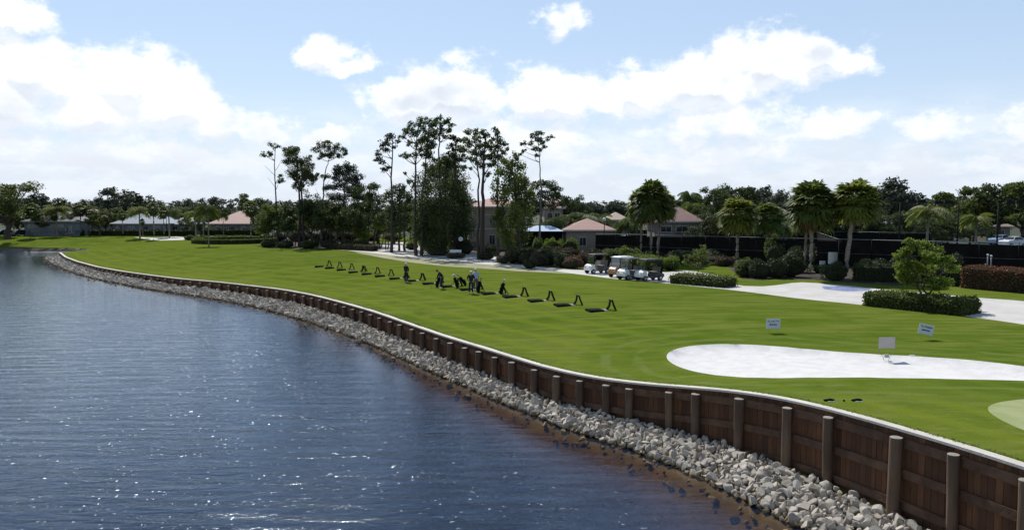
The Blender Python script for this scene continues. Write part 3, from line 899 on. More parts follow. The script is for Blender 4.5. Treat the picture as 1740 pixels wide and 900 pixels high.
hint_tree('oak_tree', 'ragged mid-height tree between the dome-topped tree and the thin pine', (626, 418), [[(626, 418), (628, 370), (630, 330)], [(636, 418), (640, 370), (643, 330)]],
          [(615, 325, 9), (628, 318, 8), (640, 318, 7), (622, 338, 12), (640, 335, 11), (650, 345, 9), (612, 350, 12), (632, 355, 14), (648, 362, 11), (618, 372, 12), (640, 378, 12), (634, 314, 5), (606, 335, 6)], leafm='oak', seed=5, depth=1.8, r0=.16)
hint_tree('pine_tree', 'very tall thin pine with tufts mostly on its left side, over the pale driveway', (665, 429), [[(665, 429), (666, 330), (667, 260), (669, 236)]],
          [(661, 234, 6), (670, 234, 6), (676, 240, 5), (654, 243, 6), (664, 246, 6), (650, 250, 5), (658, 256, 6), (641, 262, 6), (646, 270, 5), (652, 276, 5), (672, 250, 4), (656, 290, 5), (661, 286, 4), (638, 272, 4)], seed=6, r0=.2, leafm='dusky', depth=1.4)
hint_tree('oak_tree', 'round dark crowned tree behind the very tall thin pine', (681, 426), [[(678, 428), (680, 380), (680, 335)], [(688, 427), (688, 370), (690, 340)]],
          [(672, 322, 9), (684, 322, 9), (664, 335, 10), (680, 338, 13), (694, 335, 9), (668, 352, 12), (686, 355, 14), (698, 352, 8), (662, 366, 10), (678, 372, 14), (695, 372, 11), (680, 388, 12), (666, 385, 9)], leafm='oak', seed=7, depth=1.5, r0=.16)
hint_tree('pine_tree', 'tall wide-crowned pine, leftmost of the group at the dense dark tree', (707, 434), [[(707, 434), (706, 340), (708, 270), (712, 225)]],
          [(703, 218, 7), (712, 210, 7), (722, 207, 7), (694, 226, 7), (706, 230, 8), (718, 222, 8), (688, 236, 5), (696, 243, 6), (710, 243, 8), (724, 238, 8), (686, 264, 6), (696, 268, 6), (705, 264, 6), (716, 255, 7), (728, 252, 8), (722, 266, 6), (735, 244, 6), (698, 308, 5), (692, 296, 3), (702, 316, 4)], seed=8, depth=1.6, r0=.21)
hint_tree('pine_tree', 'tall pine with narrow crown just left of the tallest pine', (716, 434), [[(716, 434), (718, 340), (726, 260), (730, 222)]],
          [(728, 208, 7), (736, 212, 7), (730, 224, 8), (738, 232, 8), (726, 240, 7), (737, 250, 7), (730, 264, 7), (722, 282, 6), (738, 272, 6)], seed=9, depth=1.6, r0=.19)
hint_tree('pine_tree', 'tallest pine, its dark trunk in front of the dense dark tree', (749, 432), [[(749, 432), (749, 340), (748, 260), (750, 208)]],
          [(750, 203, 5), (744, 212, 6), (754, 212, 6), (762, 208, 6), (768, 213, 5), (742, 222, 5), (752, 224, 6), (762, 222, 6), (767, 234, 5), (758, 234, 5), (741, 205, 4), (745, 235, 4)], seed=10, depth=1.4, r0=.2)
hint_tree('pine_tree', 'tall pine behind the dense dark tree with its tufts right of the tallest pine', (772, 432), [[(772, 432), (773, 340), (776, 250)]],
          [(772, 236, 6), (780, 240, 6), (768, 250, 7), (778, 254, 7), (786, 258, 6), (764, 262, 5), (774, 268, 8), (784, 272, 7), (770, 282, 7), (788, 286, 6)], seed=11, depth=1.4, r0=.18)
hint_tree('dense_tree', 'massive dense dark tree behind the tall pines at centre', (762, 430), [[(755, 430), (756, 380), (758, 300)], [(775, 430), (774, 380), (768, 320)]],
          [(745, 282, 10), (758, 278, 9), (770, 282, 10), (738, 298, 13), (756, 298, 14), (775, 300, 13), (730, 318, 14), (750, 320, 17), (772, 322, 16), (788, 320, 10), (724, 342, 13), (744, 345, 19), (768, 348, 20), (788, 345, 13), (722, 368, 14), (740, 372, 20), (765, 375, 22), (788, 372, 15), (730, 395, 17), (752, 400, 20), (776, 400, 19), (792, 395, 11), (716, 392, 12), (745, 415, 14), (770, 418, 14)], leafm='pine', seed=12, depth=2.4, r0=.3, dens=380, flat=1.15, grow=1.22)
hint_tree('understory_tree', 'lighter green small tree in front of the left edge of the dense dark tree', (720, 431), [[(720, 431), (722, 400), (728, 370)]],
          [(716, 362, 8), (730, 356, 9), (742, 360, 7), (722, 375, 10), (738, 376, 9), (712, 385, 8), (728, 392, 9)], leafm='mid', seed=13, r0=.1)
hint_tree('pine_tree', 'tall pine with open airy crown, left trunk of the pair by the beige clubhouse', (813, 440), [[(813, 440), (814, 350), (812, 280), (806, 230)]],
          [(798, 228, 7), (808, 224, 6), (790, 238, 6), (800, 242, 8), (810, 238, 7), (793, 254, 7), (804, 258, 8), (815, 252, 6), (796, 270, 6), (808, 274, 7), (788, 264, 4), (800, 286, 4)], seed=14, depth=1.6, r0=.17)
hint_tree('pine_tree', 'tall pine with thick dark trunk, right of the pair by the beige clubhouse', (820, 440), [[(820, 440), (820, 350), (821, 290), (826, 240)]],
          [(818, 225, 6), (826, 232, 7), (822, 246, 8), (832, 250, 7), (818, 262, 8), (829, 266, 8), (820, 280, 7), (834, 280, 7), (826, 296, 6), (838, 262, 6)], seed=15, depth=1.6, r0=.3)
hint_tree('pine_tree', 'tall pine with narrow high tufts above the bushy tree right of centre', (846, 440), [[(846, 440), (846, 350), (846, 290), (846, 232)]],
          [(841, 222, 5), (846, 230, 6), (840, 238, 6), (851, 240, 6), (858, 246, 5), (846, 250, 7), (838, 254, 6), (856, 258, 6), (848, 266, 7), (840, 276, 6), (856, 274, 6), (862, 255, 4)], seed=16, depth=1.6, r0=.17)
hint_tree('dense_tree', 'bushy drooping tree right of centre whose foliage reaches nearly to the ground', (880, 446), [[(882, 446), (882, 400), (876, 330), (870, 280)]],
          [(858, 278, 7), (874, 268, 6), (868, 284, 8), (882, 285, 8), (850, 295, 9), (866, 300, 11), (884, 302, 10), (892, 310, 7), (846, 318, 8), (862, 320, 13), (882, 322, 14), (898, 328, 9), (852, 340, 12), (874, 345, 17), (894, 345, 12), (848, 362, 11), (868, 368, 16), (888, 370, 15), (856, 388, 13), (876, 392, 16), (862, 408, 11), (880, 412, 13), (842, 378, 7), (868, 425, 8)], leafm='mid', seed=17, depth=1.8, r0=.22, dens=360, flat=1.2, grow=1.1)
hint_tree('pine_tree', 'lone tall thin pine with small tufted crown above the dark forked oak', (918, 432), [[(918, 432), (918, 330), (917, 280), (914, 240)]],
          [(904, 233, 5), (912, 228, 5), (920, 227, 4), (914, 238, 6), (903, 244, 5), (892, 244, 4), (886, 247, 3), (920, 242, 5), (930, 238, 4), (938, 233, 4), (926, 250, 4), (908, 254, 5), (918, 256, 4), (890, 258, 4), (884, 264, 3), (912, 264, 4)], seed=18, bark='bark_pale', r0=.15, depth=1.3)
hint_tree('oak_tree', 'dark oak with spreading crown and forked trunk above the blue canopy', (922, 424), [[(922, 424), (921, 385), (918, 350)], [(922, 400), (932, 375), (938, 345)]],
          [(908, 316, 8), (920, 312, 9), (934, 315, 9), (946, 322, 7), (900, 328, 8), (914, 330, 10), (930, 330, 11), (946, 336, 9), (905, 345, 9), (920, 346, 10), (938, 350, 9), (952, 348, 6), (900, 360, 7), (948, 330, 7), (962, 340, 5)], leafm='oak', seed=19, depth=1.6, r0=.2)
UND = [(452, 417, 380, 14, 'mid'), (462, 418, 366, 17, 'mid'), (482, 419, 376, 17, 'oak'), (497, 418, 362, 16, 'oak'), (526, 420, 352, 20, 'oak'), (535, 417, 372, 16, 'mid'), (556, 421, 366, 20, 'oak'), (575, 419, 378, 18, 'mid'), (600, 421, 372, 18, 'oak'), (612, 419, 392, 12, 'bright'), (645, 420, 382, 12, 'bright'), (655, 424, 372, 12, 'oak'), (702, 424, 372, 10, 'mid')]
for k, (x, by, cy, r, lm) in enumerate(UND):
    rg = np.random.default_rng(100 + k)
    cl = [(x + rg.uniform(-r, r) * .8, cy + rg.uniform(-.8, .8) * r * .95, r * rg.uniform(.38, .62)) for _ in range(13)]
    lab = ['small leafy understory tree at the left end of the pine grove'] * 1
    hint_tree('understory_tree', ['leftmost small leafy tree of the pine grove, beside the oval hedge', 'light green small tree under the leftmost thin pine', 'dark small tree between the leftmost pine and the double-trunked pine', 'small dark tree with high crown left of the double-trunked pine', 'bushy dark tree just right of the double-trunked pine', 'green small tree at the foot of the curved pine', 'wide dark small tree right of the curved pine trunk', 'green small tree under the dome-topped tree', 'dark low tree below the ragged mid-height tree', 'low bright green tree at the right side of the left grove', 'bright low tree at the left side of the driveway', 'dark small tree left of the very tall thin pine', 'small green tree between the round dark tree and the dense dark tree'][k],
              (x, by), [[(x, by), (x + rg.uniform(-3, 3), (by + cy) / 2), (x + rg.uniform(-5, 5), cy)], [(x + 4, by), (x + 6, (by + cy) / 2), (x + rg.uniform(-5, 8), cy)]], cl, leafm=lm, seed=200 + k, depth=1.4, r0=.09, group='small trees under the pines', dens=260)


# ---- generic broad trees for the background, several shapes, copied with their parts
def generic_tree(kind, seed, leaf=.42, dens=95, leafm='oak'):
    rg = np.random.default_rng(seed); t = thing(kind, 'x', 'tree'); tb = MB(); cb = MB()
    H = 10.0; fork = rg.uniform(2.2, 3.4)
    tb.tube([(0, 0, -.1), (rg.normal(0, .1), 0, 1.2), (rg.normal(0, .3), rg.normal(0, .3), fork)], [.38, .28, .22], 8, 0, cap=False)
    n = rg.integers(11, 16)
    for k in range(n):
        a = rg.uniform(0, 6.28); rr = rg.uniform(.3, 1) ** .6 * 3.6; z = rg.uniform(3.6, 8.9); rr *= math.sqrt(max(.12, 1 - ((z - 5.2) / 4.6) ** 2))
        c = np.array([math.cos(a) * rr, math.sin(a) * rr, z]); limb(tb, (0, 0, fork), c, .14, .03, rg)
        clump(cb, c, rg.uniform(1.2, 1.9), leaf, dens, rg, .75, 0, 7)
    clump(cb, (0, 0, 7.2), 2.2, leaf, dens, rg, .8, 0, 8); clump(cb, (0, 0, 5.0), 2.6, leaf, dens, rg, .8, 0, 8)
    part('trunk', tb, M['bark'], t); part('crown', cb, M[leafm], t)
    return t


PROTO = {}


def place_tree(key, px, top, D, label, wide=1.0, group=None, name=None, cat='tree', tall=None):
    """stand a copy of a tree of a kind on the ground so that its head reaches a given height there"""
    p = at(px, top, D); h = p[2] - 2.2
    src, used = PROTO[key]
    o = src if not used else copy_tree(src); PROTO[key][1] = True
    base_h = {'p': 10.0}.get(key[0], 10.0) if key[:4] != 'palm' else PALMH[key]
    s = h / base_h
    o.location = (p[0], D, 2.15); o.scale = (s * wide, s * wide, s); o.rotation_euler = (0, 0, random.uniform(0, 6.28))
    tag(o, label, cat, group)
    return o


PALMH = {}
for k in range(5): PROTO['oak%d' % k] = [generic_tree('oak_tree', 40 + k, leafm=['oak', 'dusky', 'oak', 'dusky', 'mid'][k]), False]
for k in range(2): PROTO['fine%d' % k] = [generic_tree('leafy_tree', 60 + k, leaf=.24, dens=260, leafm=['oak', 'mid'][k]), False]
# left side
place_tree('fine1', 8, 306, 160, 'tall leafy tree at the left edge of the picture above the parked cars', 1.7)
place_tree('fine0', -14, 318, 172, 'dark tree partly cut by the left edge of the picture', 1.5)
place_tree('oak1', 62, 322, 220, 'dark flat-crowned tree above the grey-roofed house at far left', .95)
place_tree('oak0', 88, 333, 225, 'low dark tree right of the flat-crowned tree at far left', 1.4)
place_tree('oak3', 205, 312, 225, 'biggest bluish oak on the left skyline, behind the pale blue roofs', 1.35)
place_tree('oak1', 178, 330, 228, 'dark oak at the left shoulder of the biggest left-hand oak', 1.1)
place_tree('oak2', 236, 324, 232, 'dark oak at the right shoulder of the biggest left-hand oak', 1.1)
place_tree('fine0', 178, 352, 182, 'round bushy tree between the tan-roofed house and the pale blue roofs', .95)
place_tree('fine1', 190, 360, 184, 'second bushy tree at the left wall of the pale blue-roofed house', .8)
place_tree('fine0', 340, 368, 172, 'low dark bushy tree left of the pink-roofed house', 1.2)
place_tree('fine1', 452, 345, 175, 'light green tree right of the pink-roofed house', 1.0)
place_tree('fine0', 436, 352, 180, 'dark tree at the right corner of the pink-roofed house', .8)
place_tree('fine1', 305, 350, 190, 'leafy tree behind the low pale blue gable', 1.1)
# right side
place_tree('fine0', 1217, 312, 150, 'dark reddish oak behind the big pink roof, left of two', 1.05)
place_tree('oak2', 1250, 306, 155, 'tall dark oak behind the bright palm, right of two', 1.0)
place_tree('oak3', 1290, 308, 160, 'bluish dark oak between the bright palm and the red-skirted palm', 1.15)
place_tree('oak1', 1322, 318, 165, 'low bluish oak left of the red-skirted palm', 1.0)
place_tree('oak3', 1400, 322, 160, 'dark oak in the gap between the two big palms', 1.0)
place_tree('oak1', 1512, 296, 150, 'twiggy bluish tree rising behind the leaning palm', 1.15)
place_tree('oak3', 1545, 312, 155, 'bluish tree at the right shoulder of the twiggy tree', 1.0)
place_tree('oak2', 1575, 330, 160, 'dark tree behind the queen palm at the courts', 1.2)
place_tree('oak4', 1620, 322, 150, 'green broad tree behind the middle court light', 1.2)
place_tree('oak4', 1660, 312, 145, 'green broad tree behind the small queen palm', 1.2)
place_tree('oak0', 1700, 306, 140, 'large green tree behind the right court light', 1.25)
place_tree('oak4', 1745, 304, 138, 'large tree cut by the right edge of the picture', 1.25)
place_tree('fine0', 1708, 344, 160, 'dark leafy tree at right over the white cars', 1.1)
place_tree('fine0', 1480, 352, 112, 'dark bushy tree behind the leaning palm at the courts', 1.2)
place_tree('fine0', 1345, 350, 112, 'dark bushy tree behind the red-skirted palm', 1.3)
place_tree('fine0', 1195, 345, 128, 'dark bushy tree at the right end of the big pink roof', .9)
place_tree('fine0', 1275, 352, 118, 'dark bushy tree behind the bright palm and the brown palm', 1.2)
place_tree('fine0', 1410, 350, 114, 'dark bushy tree between the two big palms behind the courts', 1.2)
place_tree('oak0', 968, 328, 150, 'dark tree right of the spreading oak at centre', .9)
place_tree('oak3', 985, 333, 158, 'bluish tree behind the drooping palms at centre', .9)
place_tree('oak1', 1012, 338, 170, 'low bluish tree on the skyline at centre right', 1.0)
place_tree('oak1', 1048, 336, 170, 'low bluish tree left of the three-trunk palm clump', 1.0)
place_tree('fine0', 70, 352, 176, 'dark leafy tree before the left end of the grey-roofed house', 1.1)
place_tree('fine0', 118, 358, 178, 'low dark leafy tree before the right end of the grey-roofed house', 1.0)
place_tree('fine1', 168, 356, 174, 'green leafy tree hiding the right end of the tan-roofed house', 1.1)
place_tree('fine0', 30, 356, 178, 'brownish dark tree behind the second parked car at far left', 1.3)
place_tree('fine1', 318, 360, 176, 'green leafy tree covering the right end of the low pale blue roof', 1.0)
# nearer rows that close the view behind houses, grove and courts
for x in np.arange(-12, 470, 27):
    place_tree(['oak0', 'oak1', 'fine0', 'oak3'][rng.integers(0, 4)], x + rng.uniform(-6, 6), rng.uniform(346, 354), rng.uniform(204, 214), 'dark tree in the row just behind the far houses at left', rng.uniform(1.2, 1.6), 'dark trees just behind the far houses')
for x in np.arange(452, 800, 24):
    place_tree(['oak0', 'fine0', 'oak2', 'fine1'][rng.integers(0, 4)], x + rng.uniform(-6, 6), rng.uniform(352, 368), rng.uniform(138, 160), 'dark tree in the thicket seen between the pine trunks', rng.uniform(1.1, 1.5), 'thicket behind the pine trunks')
for x in np.arange(1180, 1680, 36):
    place_tree(['fine0', 'oak0', 'fine0', 'oak2'][rng.integers(0, 4)], x + rng.uniform(-8, 8), rng.uniform(352, 370), rng.uniform(108, 122), 'dark low tree in the row close behind the court screens', rng.uniform(1.3, 1.7), 'dark trees close behind the court screens')
# the continuous far tree line
LINE = []
for x in np.arange(-60, 1830, 26):
    top = np.interp(x, [0, 60, 120, 200, 250, 330, 400, 470, 600, 900, 1000, 1060, 1200, 1500, 1580, 1740], [334, 334, 340, 332, 340, 335, 330, 336, 338, 338, 342, 342, 330, 326, 330, 318])
    x_ = x + rng.uniform(-8, 8); D = rng.uniform(245, 330)
    place_tree('oak%d' % (1 if rng.uniform() < .4 else 3 if rng.uniform() < .6 else 0), x_, top + rng.uniform(-4, 4), D, 'bluish dark tree in the far unbroken tree line along the horizon', rng.uniform(1.2, 1.7), 'far tree line along the horizon')


# ---- palms
def fan_frond(mb, o, d, L, rg, m=0, nl=14, spread=1.3, droop=.7):
    d = d / np.linalg.norm(d); up = np.array([0, 0, 1.]); side = np.cross(d, up); side /= np.linalg.norm(side) + 1e-9; nrm = np.cross(side, d)
    pet = L * .42; c = o + d * pet + np.array([0, 0, -.03 * L])
    wv = .035
    mb.add([o - side * .02, o + side * .02, c + side * .02, c - side * .02], [(0, 1, 2, 3)], m)
    V = []; Fq = []
    for k in range(nl):
        a = -spread + 2 * spread * k / (nl - 1) + rg.normal(0, .05)
        dd_ = d * math.cos(a) + side * math.sin(a) + nrm * rg.normal(.06, .05)
        l = L * .62 * (1 - .22 * abs(a) / spread) * rg.uniform(.88, 1.1); ws = L * .06
        q = np.cross(dd_, nrm); q /= np.linalg.norm(q) + 1e-9
        m1 = c + dd_ * l * .6 + up * (-droop * .12 * l); e = c + dd_ * l * .95 + up * (-droop * .5 * l)
        b = len(V); V += [c - q * ws * .3, c + q * ws * .3, m1 + q * ws, m1 - q * ws, e + q * ws * .15, e - q * ws * .15]
        Fq += [(b, b + 1, b + 2, b + 3), (b + 3, b + 2, b + 4, b + 5)]
    mb.add(V, Fq, m)


def sabal(label_name, seed, H=8.0, cr=2.2, lean=0.0, leafm='palm', dead=14, nf=84, r=.15):
    rg = np.random.default_rng(seed); t = thing(label_name, 'x', 'palm'); tb = MB()
    top = H - cr * .85
    zz = np.linspace(-.1, top, 16); P = [(lean * (z / top) ** 1.6 + rg.normal(0, .015), rg.normal(0, .015), z) for z in zz]
    tb.tube(P, [r * (1.25 if z < .3 else 1.0) * rg.uniform(.94, 1.06) for z in zz], 10, 0)
    for k in range(26):   # old boots under the crown
        a = rg.uniform(0, 6.28); z = top - rg.uniform(0, 1.0); o = np.array([lean + math.cos(a) * r, math.sin(a) * r, z]); d = np.array([math.cos(a), math.sin(a), 1.2])
        limb(tb, o, o + d * .28, .035, .02, rg, 3)
    part('trunk', tb, M['palmtrunk'], t)
    cb = MB(); o = np.array([lean, 0, top + .1])
    for k in range(nf):
        a = k * 2.39996 + rg.normal(0, .15); e = math.asin(np.clip(1 - 1.72 * (k + .5) / nf, -1, 1)) + rg.normal(0, .08)
        d = np.array([math.cos(a) * math.cos(e), math.sin(a) * math.cos(e), math.sin(e)])
        fan_frond(cb, o + np.array([0, 0, .3 * math.sin(e)]), d, cr * rg.uniform(.85, 1.08), rg)
    part('crown', cb, M[leafm], t)
    if dead:
        db_ = MB()
        for k in range(dead):
            a = rg.uniform(0, 6.28); e = rg.uniform(-1.45, -.5); d = np.array([math.cos(a) * math.cos(e), math.sin(a) * math.cos(e), math.sin(e)])
            fan_frond(db_, o, d, cr * rg.uniform(.7, .95), rg, 0, 9, .8, .8)
        part('dead_fronds', db_, M['deadfrond'], t)
    return t


def queen(name, seed, H=8.0, cr=2.8, leafm='palmbright', nf=30, r=.14, multi=False):
    rg = np.random.default_rng(seed); t = thing(name, 'x', 'palm'); tb = MB(); cb = MB(); top = H - cr * .55
    stems = [(0, 0, top)] if not multi else [(rg.normal(0, .9), rg.normal(0, .9), top * rg.uniform(.6, 1)) for _ in range(5)]
    for (sx, sy, st) in stems:
        zz = np.linspace(-.1, st, 9); tb.tube([(sx * (z / st) , sy * (z / st), z) for z in zz], [r * (1.2 if z < .2 else 1) * (1 - .25 * z / st) for z in zz], 8, 0)
        for k in range(nf):
            a = k * 2.39996 + rg.normal(0, .2); e0 = rg.uniform(-.2, 1.4); L = cr * rg.uniform(.85, 1.1)
            n = 9; P = [np.array([sx, sy, st])]; e = e0; st_ = L / (n - 1)
            for _ in range(n - 1):
                P.append(P[-1] + st_ * np.array([math.cos(a) * math.cos(e), math.sin(a) * math.cos(e), math.sin(e)])); e -= rg.uniform(.2, .32) * (1.2 if e > 0 else .7)
            P = np.array(P); cb.tube(P, np.linspace(.03, .01, n), 4, 0, cap=False)
            side = np.array([-math.sin(a), math.cos(a), 0]); V = []; Fq = []
            for q in np.linspace(.14, .99, 26):
                p = np.array([np.interp(q * (n - 1), range(n), P[:, c]) for c in range(3)])
                ll = cr * .32 * math.sin(math.pi * (.15 + .8 * q)) ** .6 * rg.uniform(.8, 1.15)
                for sg in (-1, 1):
                    dv = side * sg * .75 + np.array([0, 0, -.55 - rg.uniform(0, .4)]) + np.array([math.cos(a), math.sin(a), 0]) * .35
                    dv /= np.linalg.norm(dv); wv = np.array([math.cos(a), math.sin(a), 0]) * .035 * cr / 2.5
                    b = len(V); V += [p - wv, p + wv, p + dv * ll + wv * .2 + np.array([0, 0, -.1 * ll]), p + dv * ll - wv * .2 + np.array([0, 0, -.1 * ll])]; Fq.append((b, b + 1, b + 2, b + 3))
            cb.add(V, Fq)
    part('trunk', tb, M['palmtrunk'], t); part('crown', cb, M[leafm], t)
    return t


def regp(key, o, H): PROTO[key] = [o, False]; PALMH[key] = H


regp('palm_sA', sabal('sabal_palm', 71, 8, 2.2, 0, 'palmbright', 18), 8.1)
regp('palm_sB', sabal('sabal_palm', 72, 8, 2.3, .1, 'palm', 20), 8.1)
regp('palm_sC', sabal('sabal_palm', 73, 8, 2.0, .5, 'palmbright', 12), 8.0)
regp('palm_sF', sabal('sabal_palm', 74, 8, 1.7, 0, 'palm', 34, nf=44), 7.9)
regp('palm_qA', queen('queen_palm', 81, 8, 3.0), 8.6)
regp('palm_qB', queen('queen_palm', 82, 8, 3.0, 'palm'), 8.6)
regp('palm_qM', queen('clumping_palm', 83, 7, 2.6, 'palm', 11, .09, True), 7.6)


def place_palm(key, px, base, top, label, wide=1.0, D=None, group=None, rz=None, zz=None):
    g = GP(px, base) if D is None else np.array([at(px, 400, D)[0], D, 2.2])
    h = at(px, top, g[1])[2] - g[2]; src, used = PROTO[key]; o = src if not used else copy_tree(src); PROTO[key][1] = True
    s = h / PALMH[key]; o.location = g; o.scale = (s * wide, s * wide, s); o.rotation_euler = (0, 0, random.uniform(0, 6.28) if rz is None else rz)
    tag(o, label, 'palm', group); return o


G2 = 'tall palms along the tennis courts'
place_palm('palm_sA', 1089, 446, 318, 'bright palm with the left trunk of the tight three-trunk clump', .82, group=G2)
place_palm('palm_sB', 1106, 448, 305, 'tallest palm in the middle of the tight three-trunk clump', .9, group=G2)
place_palm('palm_sC', 1117, 446, 324, 'palm with the right leaning trunk of the tight three-trunk clump', .95, group=G2, rz=0)
place_palm('palm_sA', 1252, 461, 335, 'bright yellow-green palm with thin pale trunk beside the small lawn', 1.15, group=G2)
place_palm('palm_sB', 1303, 448, 345, 'shorter dark palm between the bright palm and the twin-trunk palm', 1.15, group=G2)
place_palm('palm_sB', 1377, 474, 306, 'big palm with pale front trunk and rusty dead fronds left of its head', 1.05, group=G2)
place_palm('palm_sC', 1437, 476, 306, 'big yellow-green palm on a pale leaning trunk', 1.15, group=G2, rz=0)
t_ = place_palm('palm_sB', 1367, 468, 320, 'darker palm trunk close behind the big rusty-skirted palm', .8, group=G2)
place_palm('palm_qA', 1576, 430, 333, 'bright queen palm with wide drooping fronds between the left and middle court lights', 1.2, D=98)
place_palm('palm_qA', 1658, 430, 350, 'smaller bright queen palm between the middle and right court lights', 1.1, D=100)
place_palm('palm_qB', 1172, 400, 311, 'distant slender palm against the sky above the big pink roof', .75, D=150)
place_palm('palm_qA', 1175, 400, 333, 'yellow-green palm head just above the ridge of the big pink roof', .7, D=146)
place_palm('palm_qM', 940, 430, 352, 'drooping clumping palm left of the low pink pavilion roof', 1.2, D=118)
place_palm('palm_qM', 985, 430, 336, 'large drooping clumping palm behind the low pink pavilion roof', 1.3, D=122)
place_palm('palm_qM', 1014, 430, 338, 'drooping palm right of the low pink pavilion roof', 1.1, D=124)
place_palm('palm_qM', 1070, 430, 345, 'drooping palm behind the left side of the three-trunk clump', 1.0, D=112)
place_palm('palm_qM', 1335, 430, 352, 'drooping palm behind the courts left of the rusty-skirted palm', 1.0, D=104)
place_palm('palm_qM', 962, 430, 345, 'drooping palm between the oak and the pavilion', 1.1, D=130)
GL = 'palms in front of the houses at far left'
LP = [('palm_sF', 24, 404, 358, 'palm with brown skirt above the parked cars at far left', 1.1), ('palm_sF', 55, 403, 346, 'brown-skirted palm before the grey garage roof at far left', 1.2), ('palm_qA', 97, 402, 340, 'feathery palm above the grey garage roof at far left', 1.2), ('palm_sF', 94, 402, 360, 'short brown-skirted palm at the right end of the grey garage', .9), ('palm_sF', 138, 401, 348, 'left palm of the pair at the tan-roofed house', 1.2), ('palm_sF', 154, 401, 350, 'right palm of the pair at the tan-roofed house', 1.15), ('palm_sF', 209, 402, 358, 'palm before the left slope of the pale blue roof', .9), ('palm_qA', 238, 404, 342, 'feathery palm before the left of the pale blue roof', 1.1), ('palm_sF', 262, 406, 345, 'dark-skirted palm in the middle of the pale blue roof', .9), ('palm_sF', 279, 404, 352, 'palm before the right slope of the pale blue roof', .8), ('palm_qB', 288, 403, 346, 'feathery palm before the low pale blue gable', 1.2), ('palm_sF', 243, 405, 372, 'short palm at the foot of the pale blue-roofed house', .7),
      ('palm_qA', 333, 404, 350, 'yellowish feathery palm left of the pink-roofed house', 1.1), ('palm_qB', 355, 418, 335, 'tall palm whose trunk stands before the oval hedge', .8), ('palm_qB', 346, 406, 345, 'palm just left of the tall palm at the oval hedge', .9), ('palm_sF', 427, 410, 343, 'dark-skirted palm at the right end of the oval hedge', 1.0), ('palm_qB', 380, 402, 352, 'palm before the left slope of the pink roof', .6)]
for key, px, by, top, lab, wd in LP: place_palm(key, px, by, top, lab, wd * 1.08, group=GL)


# ---- hedges and shrubs
def hedge_mesh(L, Wd, H, leafm, seed, leaf=.13, dens=150, rnd=.18, lumpy=.05):
    rg = np.random.default_rng(seed); mb = MB()
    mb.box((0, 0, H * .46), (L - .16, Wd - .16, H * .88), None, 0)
    area = [(L * Wd, 'top'), (L * H, 'f'), (L * H, 'b'), (Wd * H, 'l'), (Wd * H, 'r')]
    for A, s in area:
        n = int(A * dens); u = rg.uniform(-.5, .5, n); v = rg.uniform(0, 1, n); off = rg.normal(0, lumpy, n)
        if s == 'top': P = np.stack([u * L, (v - .5) * Wd, H + off], 1)
        elif s in 'fb': P = np.stack([u * L, (-.5 if s == 'f' else .5) * Wd + off, v * H], 1)
        else: P = np.stack([(-.5 if s == 'l' else .5) * L + off, u * Wd, v * H], 1)
        # round the shoulders and let the top wander
        ex = np.clip((np.abs(P[:, 0]) - (L / 2 - rnd)) / rnd, 0, 1); ey = np.clip((np.abs(P[:, 1]) - (Wd / 2 - rnd)) / rnd, 0, 1)
        P[:, 2] -= np.where(P[:, 2] > H * .7, (ex ** 2 + ey ** 2) * rnd * .6, 0)
        P[:, 2] += np.where(P[:, 2] > H * .7, .05 * np.sin(P[:, 0] * 3.1 + seed) + .04 * np.sin(P[:, 0] * 7.3), 0)
        mb.cards(P, leaf, 1, .7, 0, rg)
    return mb.mesh('hedge', [M['core'], M[leafm]])


def hedge_between(name, label, a, b, Wd, H, leafm, seed, cat='hedge', group=None, **k):
    A = GP(*a); B = GP(*b); L = math.hypot(*(B - A)[:2]); ang = math.atan2(B[1] - A[1], B[0] - A[0])
    nrm = np.array([-math.sin(ang), math.cos(ang)]); 
    c = (A + B) / 2; c[:2] += nrm * Wd / 2     # the pixels give the front foot of the hedge
    o = link(name, hedge_mesh(L, Wd, H, leafm, seed, **k), None, c, ang)
    return tag(o, label, cat, group)


def shrub_mesh(rx, ry, H, leafm, seed, leaf=.15, dens=120, n=7):
    rg = np.random.default_rng(seed); mb = MB()
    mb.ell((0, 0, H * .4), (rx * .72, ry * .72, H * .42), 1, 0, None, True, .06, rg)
    for k in range(n + 9):
        a = rg.uniform(0, 6.28); q = rg.uniform(0, .8); c = np.array([math.cos(a) * q * rx, math.sin(a) * q * ry, H * rg.uniform(.3, .72)]); r = rg.uniform(.22, .46) * min(rx, ry, H)
        nn = int(dens * r * r * 9); d = rg.normal(size=(nn, 3)); d /= np.linalg.norm(d, axis=1)[:, None]
        P = c + d * r * rg.uniform(.75, 1.12, nn)[:, None] * np.array([rx, ry, H]) / min(rx, ry, H) * .8
        P = P[P[:, 2] > 0]
        mb.cards(P, leaf, 1, .6, 0, rg)
    return mb.mesh('shrub', [M['core'], M[leafm]])


def shrub(name, label, px, base, wpx, top, leafm, seed, group=None, dep=1.0, cat='shrub', **k):
    g = GP(px, base); pm = F / g[1]; rx = wpx / pm / 2 * (1.35 if name == 'shrub' else 1.05); H = at(px, top, g[1])[2] - g[2]
    o = link(name, shrub_mesh(rx, rx * dep, H * (1.12 if name == 'shrub' else 1), leafm, seed, **k), None, g); return tag(o, label, cat, group)


